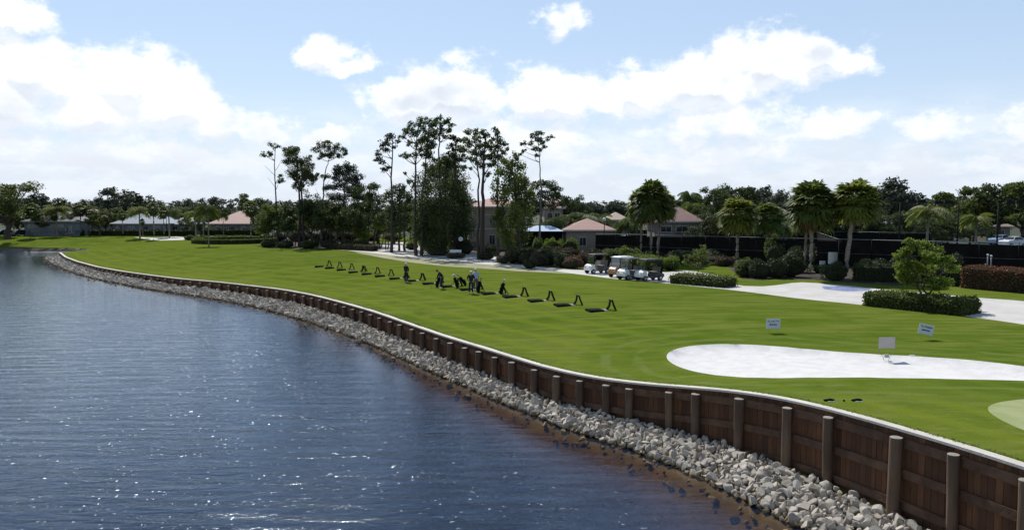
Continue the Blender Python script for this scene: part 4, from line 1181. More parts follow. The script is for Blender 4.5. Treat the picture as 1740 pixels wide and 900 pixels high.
# hedge islands at the road
hedge_between('clipped_hedge', 'long clipped box hedge on the island under the round green tree, at right', (1466, 519), (1634, 537), 2.4, .88, 'mid', 301, dens=230)
hedge_between('clipped_hedge', 'small gappy clipped hedge on the island beside the golf carts', (1136, 481), (1230, 489), 2.0, .72, 'mid', 302, dens=150, lumpy=.1)
hint_tree('small_tree', 'round bright green young tree growing out of the long clipped hedge', (1572, 524), [[(1572, 524), (1571, 495), (1572, 440)], [(1571, 490), (1556, 465), (1545, 445)], [(1571, 490), (1590, 470), (1605, 455)]],
          [(1556, 412, 8), (1572, 416, 10), (1586, 424, 10), (1545, 424, 9), (1560, 432, 13), (1580, 440, 13), (1535, 436, 10), (1600, 438, 9), (1528, 450, 8), (1545, 452, 14), (1565, 456, 15), (1588, 460, 14), (1608, 456, 9), (1622, 460, 7), (1536, 468, 11), (1556, 476, 14), (1580, 480, 14), (1600, 478, 11), (1545, 408, 5)], leafm='bright', leaf=.17, dens=900, grow=1.12, seed=21, depth=1.3, r0=.08, flat=.5)
hint_tree('small_tree', 'small irregular young tree growing out of the hedge beside the golf carts', (1182, 478), [[(1182, 478), (1184, 462), (1186, 435)]],
          [(1192, 418, 5), (1186, 427, 8), (1198, 430, 8), (1178, 436, 8), (1190, 440, 9), (1203, 440, 6), (1172, 446, 7), (1186, 452, 7), (1196, 449, 6), (1206, 447, 5), (1170, 436, 5)], leafm='mid', leaf=.16, dens=600, seed=22, r0=.06, flat=.6)
# oval hedge at far left: one ring
rgx = np.random.default_rng(9); cA = GP(306, 415); cB = GP(443, 415); cc = (cA + cB) / 2; rx_ = (cB[0] - cA[0]) / 2; ry_ = 7.5
ring = []; mb = MB(); NR = 64
for k in range(NR):
    a0 = 2 * math.pi * k / NR; a1 = 2 * math.pi * (k + 1) / NR; p0 = np.array([math.cos(a0) * rx_, math.sin(a0) * ry_]); p1 = np.array([math.cos(a1) * rx_, math.sin(a1) * ry_])
    L = np.linalg.norm(p1 - p0); an = math.atan2(*(p1 - p0)[::-1]); mid = (p0 + p1) / 2; h_ = .82
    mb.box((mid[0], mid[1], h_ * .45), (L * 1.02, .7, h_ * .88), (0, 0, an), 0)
    n = int(L * 170); u = rgx.uniform(-.5, .5, n) * L; s = rgx.uniform(0, 1, n) * (2 * h_ + .8); off = rgx.normal(0, .04, n)
    ly = np.where(s < h_, -.42 + off, np.where(s < 2 * h_, .42 + off, (s - 2 * h_) - .4)); lz = np.where(s < h_, s, np.where(s < 2 * h_, s - h_, h_ + off))
    P = np.stack([u, ly, lz], 1) @ rotm(0, 0, an).T + np.array([mid[0], mid[1], 0]); mb.cards(P, .17, 1, .7, 0, rgx)
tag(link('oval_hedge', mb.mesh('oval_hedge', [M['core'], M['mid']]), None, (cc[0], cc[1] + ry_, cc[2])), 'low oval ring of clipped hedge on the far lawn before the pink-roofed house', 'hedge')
for k, (px, wpx) in enumerate([(322, 26), (345, 28), (372, 30), (398, 24), (415, 22)]):
    shrub('low_shrub', ['first', 'second', 'third', 'fourth', 'fifth'][k] + ' low shrub from the left inside the oval hedge ring', px, 408, wpx, 399, 'mid', 320 + k, 'low shrubs inside the oval hedge', .6)
# clipped bright hedges before the blue canopy
for k, (px, wpx, top) in enumerate([(913, 22, 402), (940, 36, 402), (968, 32, 404)]):
    shrub('rounded_topiary', ['left', 'middle', 'right'][k] + ' one of three bright clipped round hedges below the blue canopy', px, 432, wpx, top, 'bright', 330 + k, 'bright clipped hedges below the blue canopy', .7, dens=190)
SH = [(455, 420, 26, 408, 'mid', 'green undergrowth clump at the left front of the pine grove'), (485, 421, 30, 409, 'shrubdark', 'dark undergrowth clump between the first pines of the grove'), (524, 422, 30, 408, 'mid', 'green undergrowth clump right of the double-trunked pine'), (558, 422, 30, 407, 'shrubdark', 'dark undergrowth clump under the curved pine'), (592, 422, 30, 407, 'mid', 'green undergrowth clump under the dome-topped tree'), (616, 421, 24, 406, 'bright', 'bright undergrowth clump at the right end of the left grove'), (470, 410, 34, 396, 'shrubdark', 'dark undergrowth deep in the grove behind the first pine'), (510, 410, 40, 394, 'shrubdark', 'dark undergrowth deep in the grove behind the double-trunked pine'), (550, 411, 40, 395, 'shrubdark', 'dark undergrowth deep in the grove behind the curved pine'), (590, 410, 40, 394, 'shrubdark', 'dark undergrowth deep in the grove behind the dome-topped tree'), (630, 409, 36, 395, 'mid', 'green undergrowth behind the left side of the driveway'), (668, 409, 34, 396, 'mid', 'green undergrowth behind the middle of the driveway'), (700, 424, 24, 410, 'bright', 'bright low bush beside the driveway at the round dark tree'), (735, 430, 34, 412, 'shrubdark', 'dark undergrowth at the left foot of the dense dark tree'), (790, 432, 30, 410, 'shrubdark', 'dark undergrowth at the right foot of the dense dark tree'),
      (1165, 448, 44, 426, 'shrubdark', 'dark shrub at the screen behind the small irregular tree'), (1205, 447, 44, 424, 'shrubdark', 'dark shrub at the screen left of the bright palm'), (1490, 470, 50, 440, 'shrubdark', 'dark shrub at the screen right of the leaning palm'), (1535, 474, 50, 438, 'shrubdark', 'dark shrub at the screen left of the round green tree'), (1600, 476, 50, 436, 'shrubdark', 'dark shrub at the screen behind the round green tree'), (1352, 462, 46, 420, 'shrubdark', 'tall dark shrub at the screen left of the twin trunks'), (1396, 464, 30, 450, 'shrubdark', 'low dark shrub under the small white notice'), (872, 447, 30, 424, 'brownshrub', 'brown shrub right of the bushy drooping tree'), (895, 448, 30, 426, 'shrubdark', 'dark shrub left in the bed below the clipped hedges'), (915, 452, 30, 430, 'brownshrub', 'brownish shrub in the bed below the left clipped hedge'), (935, 450, 32, 428, 'shrubdark', 'dark shrub in the bed below the middle clipped hedge'), (955, 454, 30, 432, 'shrubdark', 'low dark green shrub in the middle of the bed left of the carts'), (972, 456, 34, 436, 'redshrub', 'reddish shrub just left of the leftmost cart'), (995, 452, 36, 430, 'brownshrub', 'brown shrub behind the leftmost cart'), (925, 440, 40, 420, 'shrubdark', 'dark shrub behind the bed, under the clipped hedges'), (965, 442, 40, 422, 'brownshrub', 'brown shrub under the right clipped hedge'), (1010, 440, 46, 424, 'shrubdark', 'dark shrub before the pavilion wall'), (890, 438, 34, 420, 'shrubdark', 'dark shrub right of the bushy tree trunk'), (855, 448, 24, 434, 'brownshrub', 'pale brown shrub left of the drooping tree trunk'), (826, 441, 26, 428, 'shrubdark', 'round dark shrub between the clubhouse pines'), (835, 434, 34, 416, 'shrubdark', 'dark shrub before the beige clubhouse wall'), (900, 456, 22, 442, 'shrubdark', 'small dark shrub at the path below the bed'), (1025, 436, 40, 424, 'mid', 'green shrub under the dark screen behind the carts'),
      (1066, 452, 34, 420, 'bright', 'tall yellow-green bush behind the white-roofed cart'), (1088, 456, 40, 432, 'bright', 'yellow-green bush right of the tall one behind the carts'), (1112, 459, 44, 436, 'bright', 'yellow-green bush behind the rightmost cart'), (1138, 459, 34, 438, 'bright', 'rightmost yellow-green bush beside the path'), (1045, 444, 34, 424, 'mid', 'green bush at the left end of the yellow-green bushes'), (1120, 440, 56, 424, 'shrubdark', 'dark shrub under the three-trunk palm clump'), (1155, 446, 46, 428, 'shrubdark', 'dark shrub left of the small irregular tree'), (1205, 450, 46, 434, 'brownshrub', 'pinkish brown shrub behind the small irregular tree'), (1232, 452, 30, 436, 'brownshrub', 'pale brown shrub left of the bright palm trunk'),
      (1268, 470, 40, 437, 'mid', 'round green shrub right of the bright palm trunk'), (1290, 472, 42, 443, 'shrubdark', 'round dark shrub right of the round green shrub'), (1318, 472, 40, 440, 'shrubdark', 'dark shrub under the shorter dark palm'), (1345, 470, 44, 436, 'shrubdark', 'dark shrub left of the pale twin trunks'), (1316, 452, 30, 412, 'mid', 'tall thin shrub beside the shorter dark palm'), (1419, 476, 42, 446, 'shrubdark', 'rounded dark shrub left of the leaning palm trunk'), (745, 434, 36, 424, 'brownshrub', 'dry low shrub at the pines beside the path'), (775, 438, 34, 430, 'brownshrub', 'dry low shrub by the white bench'), (636, 425, 22, 416, 'brownshrub', 'dry low shrub at the left corner of the driveway')]
for k, (px, b, wpx, top, lm, lab) in enumerate(SH): shrub('shrub', lab, px, b, wpx, top, lm, 400 + k, None, .8)
hedge_between('dark_hedge', 'dark low hedge along the foot of the screen right of the leaning palm', (1455, 478), (1560, 480), 1.6, 1.35, 'shrubdark', 303)
hedge_between('dark_hedge', 'dark hedge behind the round green tree', (1560, 481), (1640, 488), 1.6, 1.4, 'shrubdark', 306)
hedge_between('red_hedge', 'reddish flowering hedge along the foot of the screen at the right edge', (1632, 489), (1800, 504), 1.5, 1.75, 'redshrub', 304, dens=170)
hedge_between('grove_hedge', 'low dark hedge along the front foot of the left pine grove', (560, 423), (632, 427), 1.2, .8, 'brownshrub', 305, dens=110)
HF = [(120, 138, 400), (150, 190, 400), (190, 330, 400), (340, 440, 399)]
for k, (a, b, y) in enumerate(HF):
    hedge_between('foundation_hedge', ['short dark hedge before the grey garage at far left', 'dark hedge before the tan-roofed house', 'long dark hedge before the pale blue-roofed house', 'dark hedge before the pink-roofed house'][k], (a if k else 40, y + 1), (b, y + 1), 1.4, 1.3, 'shrubdark', 310 + k, leaf=.25, dens=45, group='dark hedges before the far houses')

# ------------------------------------------------------------------ buildings
M['stucco'] = mat('beige_stucco', (.30, .25, .20), .85, (.25, .21, .17), 1.0, .15, 20)
M['stucco_grey'] = mat('blue_grey_stucco', (.20, .23, .27), .85, (.17, .195, .23), 1.0)
M['stucco_tan'] = mat('tan_stucco', (.24, .20, .17), .85, (.20, .17, .145), 1.0)
M['trim'] = mat('pale_trim', (.5, .47, .42), .7, (.45, .42, .38), 2)
M['win'] = mat('window_glass', (.02, .025, .03), .08, spec=.8)
M['door'] = mat('dark_door', (.05, .045, .04), .5)
M['white'] = mat('white_paint', (.78, .78, .78), .4, (.72, .72, .72), 3)
M['black'] = mat('black_metal', (.010, .010, .011), .7, (.016, .016, .016), 5, spec=.12)
M['blackrub'] = mat('black_rubber', (.008, .008, .008), .95, (.014, .014, .014), 6, .3, 20, spec=.05)
M['grey'] = mat('grey_metal', (.22, .22, .23), .45, (.17, .17, .18), 4)


def roofmat(name, c1, c2):
    m = bpy.data.materials.new(name); m.use_nodes = True; t = NT(m.node_tree); b = m.node_tree.nodes['Principled BSDF']
    co = t.new('ShaderNodeTexCoord').outputs['Object']; s = t.new('ShaderNodeSeparateXYZ', {0: co})
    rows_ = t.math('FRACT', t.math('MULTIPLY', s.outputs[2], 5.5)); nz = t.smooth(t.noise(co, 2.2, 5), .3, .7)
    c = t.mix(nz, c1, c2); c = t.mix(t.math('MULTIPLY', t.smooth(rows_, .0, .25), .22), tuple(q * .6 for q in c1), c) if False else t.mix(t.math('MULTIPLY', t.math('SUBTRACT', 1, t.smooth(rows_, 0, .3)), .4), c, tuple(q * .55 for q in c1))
    t.set(b.inputs['Base Color'], c); b.inputs['Roughness'].default_value = .75
    bp = t.new('ShaderNodeBump', {'Height': rows_, 'Strength': .5, 'Distance': .05}); t.set(b.inputs['Normal'], bp.outputs[0]); return m


M['tile_pink'] = roofmat('pink_clay_tile', (.46, .27, .22), (.36, .22, .18))
M['tile_tan'] = roofmat('tan_clay_tile', (.42, .32, .24), (.34, .26, .2))
M['tile_blue'] = roofmat('pale_blue_tile', (.26, .31, .37), (.33, .37, .41))
M['tile_grey'] = roofmat('grey_tile', (.07, .085, .11), (.10, .11, .13))


def hip_roof(L, Wd, H, z, over=.5, gable=False, th=.18):
    l, w_ = L / 2 + over, Wd / 2 + over; r = max(0.01, l - w_) if not gable else l
    mb = MB()
    for dz, fl in ((0, False), (th, True)):
        pass
    v = [(-l, -w_, z), (l, -w_, z), (l, w_, z), (-l, w_, z), (-l, -w_, z + th), (l, -w_, z + th), (l, w_, z + th), (-l, w_, z + th), (-r, 0, z + th + H), (r, 0, z + th + H)]
    b = mb.n; mb.add(v, [(0, 3, 2, 1), (0, 1, 5, 4), (1, 2, 6, 5), (2, 3, 7, 6), (3, 0, 4, 7), (4, 5, 9, 8), (6, 7, 8, 9)])
    mb.F.append((np.array([(5, 6, 9), (7, 4, 8)]), 0, False)); return mb


def window(par, x, y, z, w_, h, face=-1, frame='trim', name='window'):
    mb = MB(); f = .08
    for (dx, dz, sx, sz) in ((0, h / 2, w_ + f * 2, f), (0, -h / 2, w_ + f * 2, f), (-w_ / 2, 0, f, h), (w_ / 2, 0, f, h), (0, 0, .04, h)):
        mb.box((x + dx, y + face * .05, z + dz), (sx, .10, sz))
    o = part(name, mb, M[frame], par)
    mb = MB(); mb.box((x, y + face * .015, z), (w_ - f, .03, h - f)); part('pane', mb, M['win'], o); return o


def building(name, label, cat, px0, px1, base, wall_h, roof_h, depth, wallm, roofm, wins=(), D=None, rz=0, over=.5, door=None, garage=None):
    pxc = (px0 + px1) / 2; g = GP(pxc, base) if D is None else np.array([at(pxc, 400, D)[0], D, 2.2])
    L = (px1 - px0) * g[1] / F; t = thing(name, label, cat, (g[0], g[1] + depth / 2, 2.15), rz)
    mb = MB(); mb.box((0, 0, wall_h / 2), (L, depth, wall_h)); part('wall', mb, M[wallm], t)
    part('roof', hip_roof(L, depth, roof_h, wall_h, over), M[roofm], t)
    mb = MB(); l, w_ = L / 2 + over, depth / 2 + over
    mb.box((0, -w_ - .03, wall_h + .06), (2 * l, .05, .2)); part('fascia', mb, M['trim'], t)
    for (fx, z, ww, hh) in wins: window(t, (fx - .5) * L, -depth / 2, z, ww, hh)
    if door is not None:
        mb = MB(); mb.box(((door - .5) * L, -depth / 2 - .02, 1.05), (1.0, .06, 2.1)); d = part('door', mb, M['door'], t)
        mb = MB(); mb.ell(((door - .5) * L + .35, -depth / 2 - .08, 1.0), (.04, .04, .04), 1); part('handle', mb, M['grey'], d)
    if garage is not None:
        mb = MB(); mb.box(((garage - .5) * L, -depth / 2 - .03, 1.1), (4.6, .06, 2.2))
        for q in range(1, 4): mb.box(((garage - .5) * L, -depth / 2 - .07, q * .55), (4.5, .03, .04))
        part('garage_door', mb, M['stucco_grey'], t)
    return t


building('house', 'grey-roofed house behind the brown-skirted palms at far left', 'house', 42, 136, 401, 3.2, 2.2, 11, 'stucco_grey', 'tile_grey', [(.15, 2.35, 2.2, .7), (.4, 2.35, 2.4, .7), (.62, 2.35, 2.4, .7), (.8, 1.5, 1.4, 1.6)], garage=.35)
building('house', 'tan-roofed house gable rising right of the grey-roofed house', 'house', 100, 176, 399, 2.9, 3.1, 12, 'stucco_tan', 'tile_tan', [(.2, 1.5, 1.3, 1.5), (.55, 1.5, 1.3, 1.5), (.82, 1.5, 1.3, 1.5)], D=198)
building('house', 'pale blue-roofed house, the larger left wing with high hip roof', 'house', 192, 282, 400, 2.6, 2.9, 12, 'stucco_grey', 'tile_blue', [(.12, 1.5, 1.5, 1.4), (.35, 1.5, 1.5, 1.4), (.85, 1.5, 1.2, 1.4)], door=.62)
building('house', 'pale blue-roofed low house with pointed roof at the right of the larger wing', 'house', 287, 324, 399, 2.4, 1.9, 9, 'stucco_grey', 'tile_blue', [(.3, 1.4, 1.2, 1.2), (.7, 1.4, 1.2, 1.2)])
building('house', 'pink tile-roofed house behind the oval hedge', 'house', 357, 428, 399, 2.5, 2.9, 13, 'stucco_tan', 'tile_pink', [(.2, 1.4, 1.5, 1.3), (.5, 1.4, 1.8, 1.3), (.8, 1.4, 1.2, 1.3)])
building('house', 'small pale building glimpsed between the trunks of the left pine grove', 'house', 560, 604, 403, 2.6, 1.5, 9, 'stucco', 'tile_tan', [(.3, 1.5, 1.2, 1.2), (.7, 1.5, 1.2, 1.2)], D=170)
building('house', 'house with pale wall glimpsed through the left pine grove near its left end', 'house', 484, 508, 403, 2.6, 1.7, 9, 'stucco', 'tile_pink', [(.5, 1.5, 1.2, 1.2)], D=172)
c = building('clubhouse', 'two-storey beige clubhouse behind the pines at centre', 'clubhouse', 796, 892, 424, 6.4, 1.7, 12, 'stucco', 'tile_pink', [(.42, 4.6, .9, 1.4), (.42, 1.5, .9, 1.6), (.7, 4.6, 1.2, 1.4), (.7, 1.5, 1.2, 1.6), (.9, 4.6, 1.0, 1.4)])
mb = MB(); mb.box((0, -6.04, 3.2), (8.4, .1, .16)); mb.box((0, -6.04, 5.3), (8.4, .1, .12)); part('string_course', mb, M['trim'], c)
building('building', 'building with tan upper wall and pink roof glimpsed behind the forked oak', 'building', 925, 956, 424, 6.2, 1.9, 9, 'stucco', 'tile_pink', [(.3, 5.0, 1, 1), (.7, 5.0, 1, 1)], D=140)
building('pavilion', 'low pavilion with pink hip roof and beige wall before the drooping palms', 'pavilion', 962, 1042, 429, 3.1, 1.55, 7.5, 'stucco', 'tile_pink', [(.35, 1.6, 1.0, 1.2), (.75, 1.6, 1.0, 1.2)])
building('building', 'small tan-roofed building left of the three-trunk palm clump', 'building', 1034, 1066, 424, 4.1, 1.3, 7, 'stucco_tan', 'tile_tan', [(.5, 3.4, 1, .9)], D=140)
c = building('tennis_clubhouse', 'wide building with steep pink tile roof right of the three-trunk palm clump', 'building', 1112, 1190, 424, 4.2, 2.5, 6.5, 'stucco_tan', 'tile_pink', [(.25, 3.2, 1.6, .9), (.6, 3.2, 1.8, .9), (.85, 3.2, 1.0, .9)], D=118)
building('house', 'pale roof glimpsed between the shorter dark palm and the twin-trunk palm', 'house', 1284, 1340, 424, 5.2, 1.9, 6, 'stucco', 'tile_tan', [(.5, 4.5, 1.2, 1)], D=150)
building('house', 'low grey-roofed house seen over the courts left of the queen palm', 'house', 1508, 1612, 410, 2.6, 1.7, 10, 'stucco_tan', 'tile_grey', [(.15, 1.5, 1.6, 1.2), (.4, 1.5, 1.6, 1.2), (.65, 1.5, 1.6, 1.2), (.9, 1.5, 1.6, 1.2)], D=176)
building('house', 'low house with pale walls seen over the courts between the court lights', 'house', 1612, 1672, 408, 3.2, .9, 8, 'stucco', 'tile_grey', [(.2, 1.9, 1.6, 1.2), (.7, 1.9, 1.6, 1.2)], D=172)
building('house', 'small building with cream roof at the right court light', 'house', 1676, 1716, 408, 2.7, 1.6, 7, 'stucco_tan', 'tile_tan', [(.5, 1.5, 2.2, 1.2)], D=150)

# blue canopy beside the clubhouse
M['canopy'] = mat('pale_blue_canvas', (.42, .55, .72), .7, (.50, .62, .76), 1.5)
g = GP(923, 428); t = thing('shade_canopy', 'wide pale blue canvas canopy on dark posts behind the bright clipped hedges', 'canopy', g)
mb = MB(); l = 68 * g[1] / F / 2; zt = at(923, 392, g[1])[2] - g[2]; v = [(-l, -2, zt), (l, -2, zt), (l, 2.4, zt), (-l, 2.4, zt), (-l * .35, .2, zt + .75), (l * .35, .2, zt + .75)]
mb.add(v, [(0, 1, 5, 4), (2, 3, 4, 5), (0, 3, 2, 1)]); mb.F.append((np.array([(1, 2, 5), (3, 0, 4)]), 0, False)); part('canopy', mb, M['canopy'], t)
for sx in (-.95, -.3, .35, .95):
    mb = MB(); mb.tube([(sx * l, -1.9, 0), (sx * l, -1.9, zt)], .06, 8); part('post', mb, M['black'], t)
mb = MB(); mb.box((0, 2.2, zt / 2), (2 * l, .08, zt * .98)); part('back_screen', mb, M['black'], t)

# ------------------------------------------------------------------ tennis court screens, lights, notices
M['screen'] = mat('dark_windscreen', (.009, .009, .009), .9, (.016, .016, .015), 1.2, .3, 8, spec=.08)
M['railgrey'] = mat('galvanised_rail', (.30, .30, .31), .5, (.24, .24, .25), 3)


def fence(label, pts_, H=3.0, open_top=.25, name='tennis_fence'):
    t = thing(name, label, 'fence', pts_[0]); o = np.array(pts_[0]); sm = MB(); rl = MB()
    for a, b in zip(pts_[:-1], pts_[1:]):
        a = np.array(a) - o; b = np.array(b) - o; L = np.linalg.norm(b - a); n = max(2, int(L / 3.0)); d = (b - a) / L; ang = math.atan2(d[1], d[0])
        for k in range(n):     # each screen panel sags a little
            p = a + d * L * (k + .5) / n; sm.box((p[0], p[1], (H - open_top) / 2 + .05 + rng.normal(0, .015)), (L / n - .03, .03, H - open_top), (0, rng.normal(0, .003), ang))
        rl.tube([a + (0, 0, H), b + (0, 0, H)], .03, 6); rl.tube([a + (0, 0, H * .5), b + (0, 0, H * .5)], .02, 6)
        for k in range(n + 1):
            p = a + d * L * k / n; m_ = MB(); m_.tube([p + (0, 0, -.1), p + (0, 0, H + .05)], .04, 8); part('post', m_, M['black'], t)
    part('windscreen', sm, M['screen'], t); part('rail', rl, M['railgrey'], t); return t


FP = [GP(1012, 436), GP(1240, 446), GP(1480, 456), GP(1800, 470)]
fence('long dark screened tennis fence running behind the palms and shrubs', FP)
fence('second dark screened fence dividing the courts farther back', [FP[0] + (8, 26, 0), FP[1] + (9, 26, 0), FP[2] + (10, 27, 0), FP[2] * .45 + FP[3] * .55 + (11, 28, 0)], 3.0)
fence('short side screen of the courts near the leaning palm', [FP[2] + (-3, 1.0, 0), FP[2] + (4, 25, 0)], 3.0)
fence('short side screen of the courts behind the bright palm', [FP[1] + (0, 1.0, 0), FP[1] + (7, 25, 0)], 3.0)


def court_light(px, top, D, side, label):
    p = at(px, top, D); H = p[2] - 2.2; t = thing('court_light', label, 'court light', (p[0], D, 2.2), 0, 'tall dark court light poles')
    mb = MB(); mb.tube([(0, 0, -.1), (0, 0, H)], [.11, .07], 10); part('pole', mb, M['black'], t)
    mb = MB(); mb.tube([(0, 0, H - .05), (side * .9, 0, H + .08), (side * 2.9, 0, H + .1)], .035, 8); part('arm', mb, M['black'], t)
    for q in ((1.2, 2.3) if side > 0 or True else (1.2,)):
        mb = MB(); mb.box((side * q, 0, H + .16), (1.0, .5, .38), None, 0, .85); part('lamp_head', mb, M['black'], t)


court_light(1530, 344, 88, 1, 'left of the three tall dark court lights, two square heads reaching right')
court_light(1629, 346, 88, -1, 'middle tall dark court light, its heads reaching left')
court_light(1697, 346, 88, 1, 'right tall dark court light, its heads reaching right over the trees')


def notice(px0, py0, px1, py1, label, frame=False):
    D = np.interp((px0 + px1) / 2, [1012, 1240, 1480, 1800], [p[1] for p in FP]) - .35
    a = at(px0, py1, D); b = at(px1, py0, D); w_ = b[0] - a[0]; h = b[2] - a[2]; z0 = a[2] - 2.2
    t = thing('notice_board', label, 'notice board', ((a[0] + b[0]) / 2, D, 2.2))
    mb = MB(); mb.box((0, 0, z0 + h / 2), (w_, .04, h)); part('board', mb, M['white'], t)
    for s in (-1, 1):
        mb = MB(); mb.tube([(s * w_ * .5, .05, -.1), (s * w_ * .5, .05, z0 + h + .08)], .035, 8); part('post', mb, M['black'], t)
    if frame:
        mb = MB(); mb.box((0, 0, z0 + h + .03), (w_ + .1, .1, .07)); part('top_bar', mb, M['black'], t)


notice(1407, 428, 1432, 448, 'larger pale grey notice board on the court screen left of the leaning palm', True)
notice(1392, 443, 1404, 456, 'small white notice board low on the court screen beside the twin trunks')


def white_post(px, base, top, label, D=None):
    g = GP(px, base); h = at(px, top, g[1])[2] - g[2]; t = thing('net_post', label, 'post', g, 0, 'pale posts before the court screens')
    mb = MB(); mb.tube([(0, 0, -.05), (0, 0, h)], .05, 8); part('post', mb, M['railgrey'], t)
    mb = MB(); mb.ell((0, 0, h + .06), (.1, .1, .1), 1); part('cap', mb, M['white'], t)


white_post(1677, 470, 434, 'left of the two pale posts above the red hedge')
white_post(1683, 470, 436, 'right of the two pale posts above the red hedge')
white_post(1291, 447, 416, 'pale post before the screen beside the shorter dark palm')
# round clock by the clubhouse, bench, globe lamps
g = GP(783, 433); t = thing('post_clock', 'round white-faced clock on a dark post by the beige clubhouse', 'clock', g); hz = at(783, 406, g[1])[2] - g[2]
mb = MB(); mb.tube([(0, 0, 0), (0, 0, hz - .3)], [.08, .06], 10); part('post', mb, M['black'], t)
mb = MB(); th = np.linspace(0, 2 * math.pi, 25)[:-1]; mb.tube([(0, -.1, hz), (0, .1, hz)], .36, 24); part('case', mb, M['black'], t)
mb = MB(); mb.tube([(0, -.115, hz), (0, -.101, hz)], .30, 24); part('face', mb, M['white'], t)
mb = MB(); mb.box((.0, -.13, hz + .09), (.03, .01, .2)); mb.box((.06, -.13, hz), (.15, .01, .03)); part('hands', mb, M['black'], t)
g = GP(774, 436); t = thing('park_bench', 'pale bench beside the clock post', 'bench', g)
mb = MB(); mb.box((0, 0, .45), (1.5, .42, .05)); part('seat', mb, M['white'], t)
mb = MB(); mb.box((0, .22, .72), (1.5, .05, .36), (-.15, 0, 0)); part('backrest', mb, M['white'], t)
for sx in (-.65, .65):
    mb = MB(); mb.box((sx, 0, .21), (.06, .4, .42)); part('leg', mb, M['black'], t)


def globe(px, py, D, label):
    p = at(px, py, D); t = thing('globe_lamp', label, 'street lamp', (p[0], D, 2.2), 0, 'white globe lamps'); h = p[2] - 2.2
    mb = MB(); mb.tube([(0, 0, 0), (0, 0, h - .15)], [.08, .05], 8); part('pole', mb, M['black'], t); mb = MB(); mb.ell((0, 0, h), (.24, .24, .27), 2); part('globe', mb, M['white'], t)


globe(1027, 373, 110, 'white globe lamp above the right end of the pavilion roof'); globe(282, 350, 175, 'white globe lamp high beside the pale blue-roofed house'); globe(1079, 357, 108, 'white globe lamp left of the three-trunk palm clump')


# ------------------------------------------------------------------ cars
M['glass'] = mat('car_glass', (.015, .018, .022), .05, spec=.9)
M['tyre'] = mat('tyre', (.014, .014, .015), .8)
M['rim'] = mat('alloy', (.45, .45, .47), .35, metal=.6)


def carmesh_side(hs=1.0):
    return [(-2.25, .35), (-2.2, .78), (-1.95, .92), (-1.1, .98), (-.45, 1.42), (.75, 1.46), (1.55, 1.05), (2.1, .98), (2.25, .6), (2.22, .32), (1.8, .25), (-1.8, .25)]


def car(name, label, loc, rz, colm, group=None, suv=1.0):
    t = thing(name, label, 'car', loc, rz, group); pr = [(x, z * suv) for x, z in carmesh_side()]
    mb = MB(); n = len(pr)
    V = []; ws = [.84, .90, .90, .88, .66, .66, .84, .88, .86, .84, .8, .8]
    for s in (-1, 1): V += [(x, s * w_, z) for (x, z), w_ in zip(pr, ws)]
    mb.add(V, [(i, (i + 1) % n, n + (i + 1) % n, n + i) for i in range(n)]); mb.F.append((np.array([list(range(n))]), 0, False)); mb.F.append((np.array([list(range(n, 2 * n))[::-1]]), 0, False))
    part('body', mb, colm, t)
    z = lambda q: q * suv
    for nm, P in (('windscreen', [(-1.02, -.76, z(1.03)), (-1.02, .76, z(1.03)), (-.50, .62, z(1.39)), (-.50, -.62, z(1.39))]), ('rear_window', [(1.46, -.74, z(1.12)), (1.46, .74, z(1.12)), (.84, .62, z(1.43)), (.84, -.62, z(1.43))])):
        mb = MB(); q = np.array(P); dx = -.02 if nm == 'windscreen' else .02; mb.add(np.concatenate([q + (dx, 0, .02), q + (dx * 2, 0, .035)]), [(0, 1, 2, 3), (4, 5, 6, 7), (0, 1, 5, 4), (1, 2, 6, 5), (2, 3, 7, 6), (3, 0, 4, 7)]); part(nm, mb, M['glass'], t)
    for s in (-1, 1):
        mb = MB(); q = np.array([(-.85, s * .885, z(1.0)), (1.35, s * .885, z(1.04)), (.72, s * .68, z(1.40)), (-.42, s * .68, z(1.36))]); mb.add(np.concatenate([q, q + (0, s * .02, .01)]), [(0, 1, 2, 3), (4, 5, 6, 7), (0, 1, 5, 4), (1, 2, 6, 5), (2, 3, 7, 6), (3, 0, 4, 7)]); part('side_window', mb, M['glass'], t)
        mb = MB(); mb.box((-2.21, s * .6, z(.66)), (.06, .3, .12)); part('headlight', mb, M['white'], t)
        for x in (-1.4, 1.4):
            mb = MB(); mb.tube([(x, s * .70, .33), (x, s * .90, .33)], .33, 18); wo_ = part('wheel', mb, M['tyre'], t)
            mb = MB(); mb.tube([(x, s * .88, .33), (x, s * .915, .33)], .2, 14); part('rim', mb, M['rim'], wo_)
    return t


cp = lambda nme, c: mat(nme, c, .25, spec=.6)
M['c_navy'] = cp('navy_car_paint', (.018, .025, .05)); M['c_white'] = cp('white_car_paint', (.7, .71, .73)); M['c_blue'] = cp('pale_blue_car_paint', (.25, .36, .5)); M['c_silver'] = cp('silver_car_paint', (.42, .45, .48))
car('parked_car', 'dark car at the left edge of the picture before the houses', GP(8, 405), R(50), M['c_navy'], 'cars parked at far left')
car('parked_car', 'dark car parked just right of the edge car, before the grey-roofed house', GP(39, 405), R(62), M['c_navy'], 'cars parked at far left')
for px, D, cm, lab, rz in ((1722, 128, 'c_white', 'white car behind the court screens at the right edge', 20), (1745, 134, 'c_white', 'white car mostly cut by the right edge of the picture', 15), (1700, 136, 'c_blue', 'pale blue car behind the court screens left of the white car', 30), (1328, 132, 'c_white', 'white car glimpsed behind the screens at the shorter dark palm', 25), (1063, 130, 'c_silver', 'pale car glimpsed over the screen left of the three-trunk palm clump', 20)):
    p = at(px, 400, D); car('parked_car', lab, (p[0], D, 2.2), R(rz), M[cm], 'cars parked behind the courts', 1.15 if px > 1600 else 1.25)


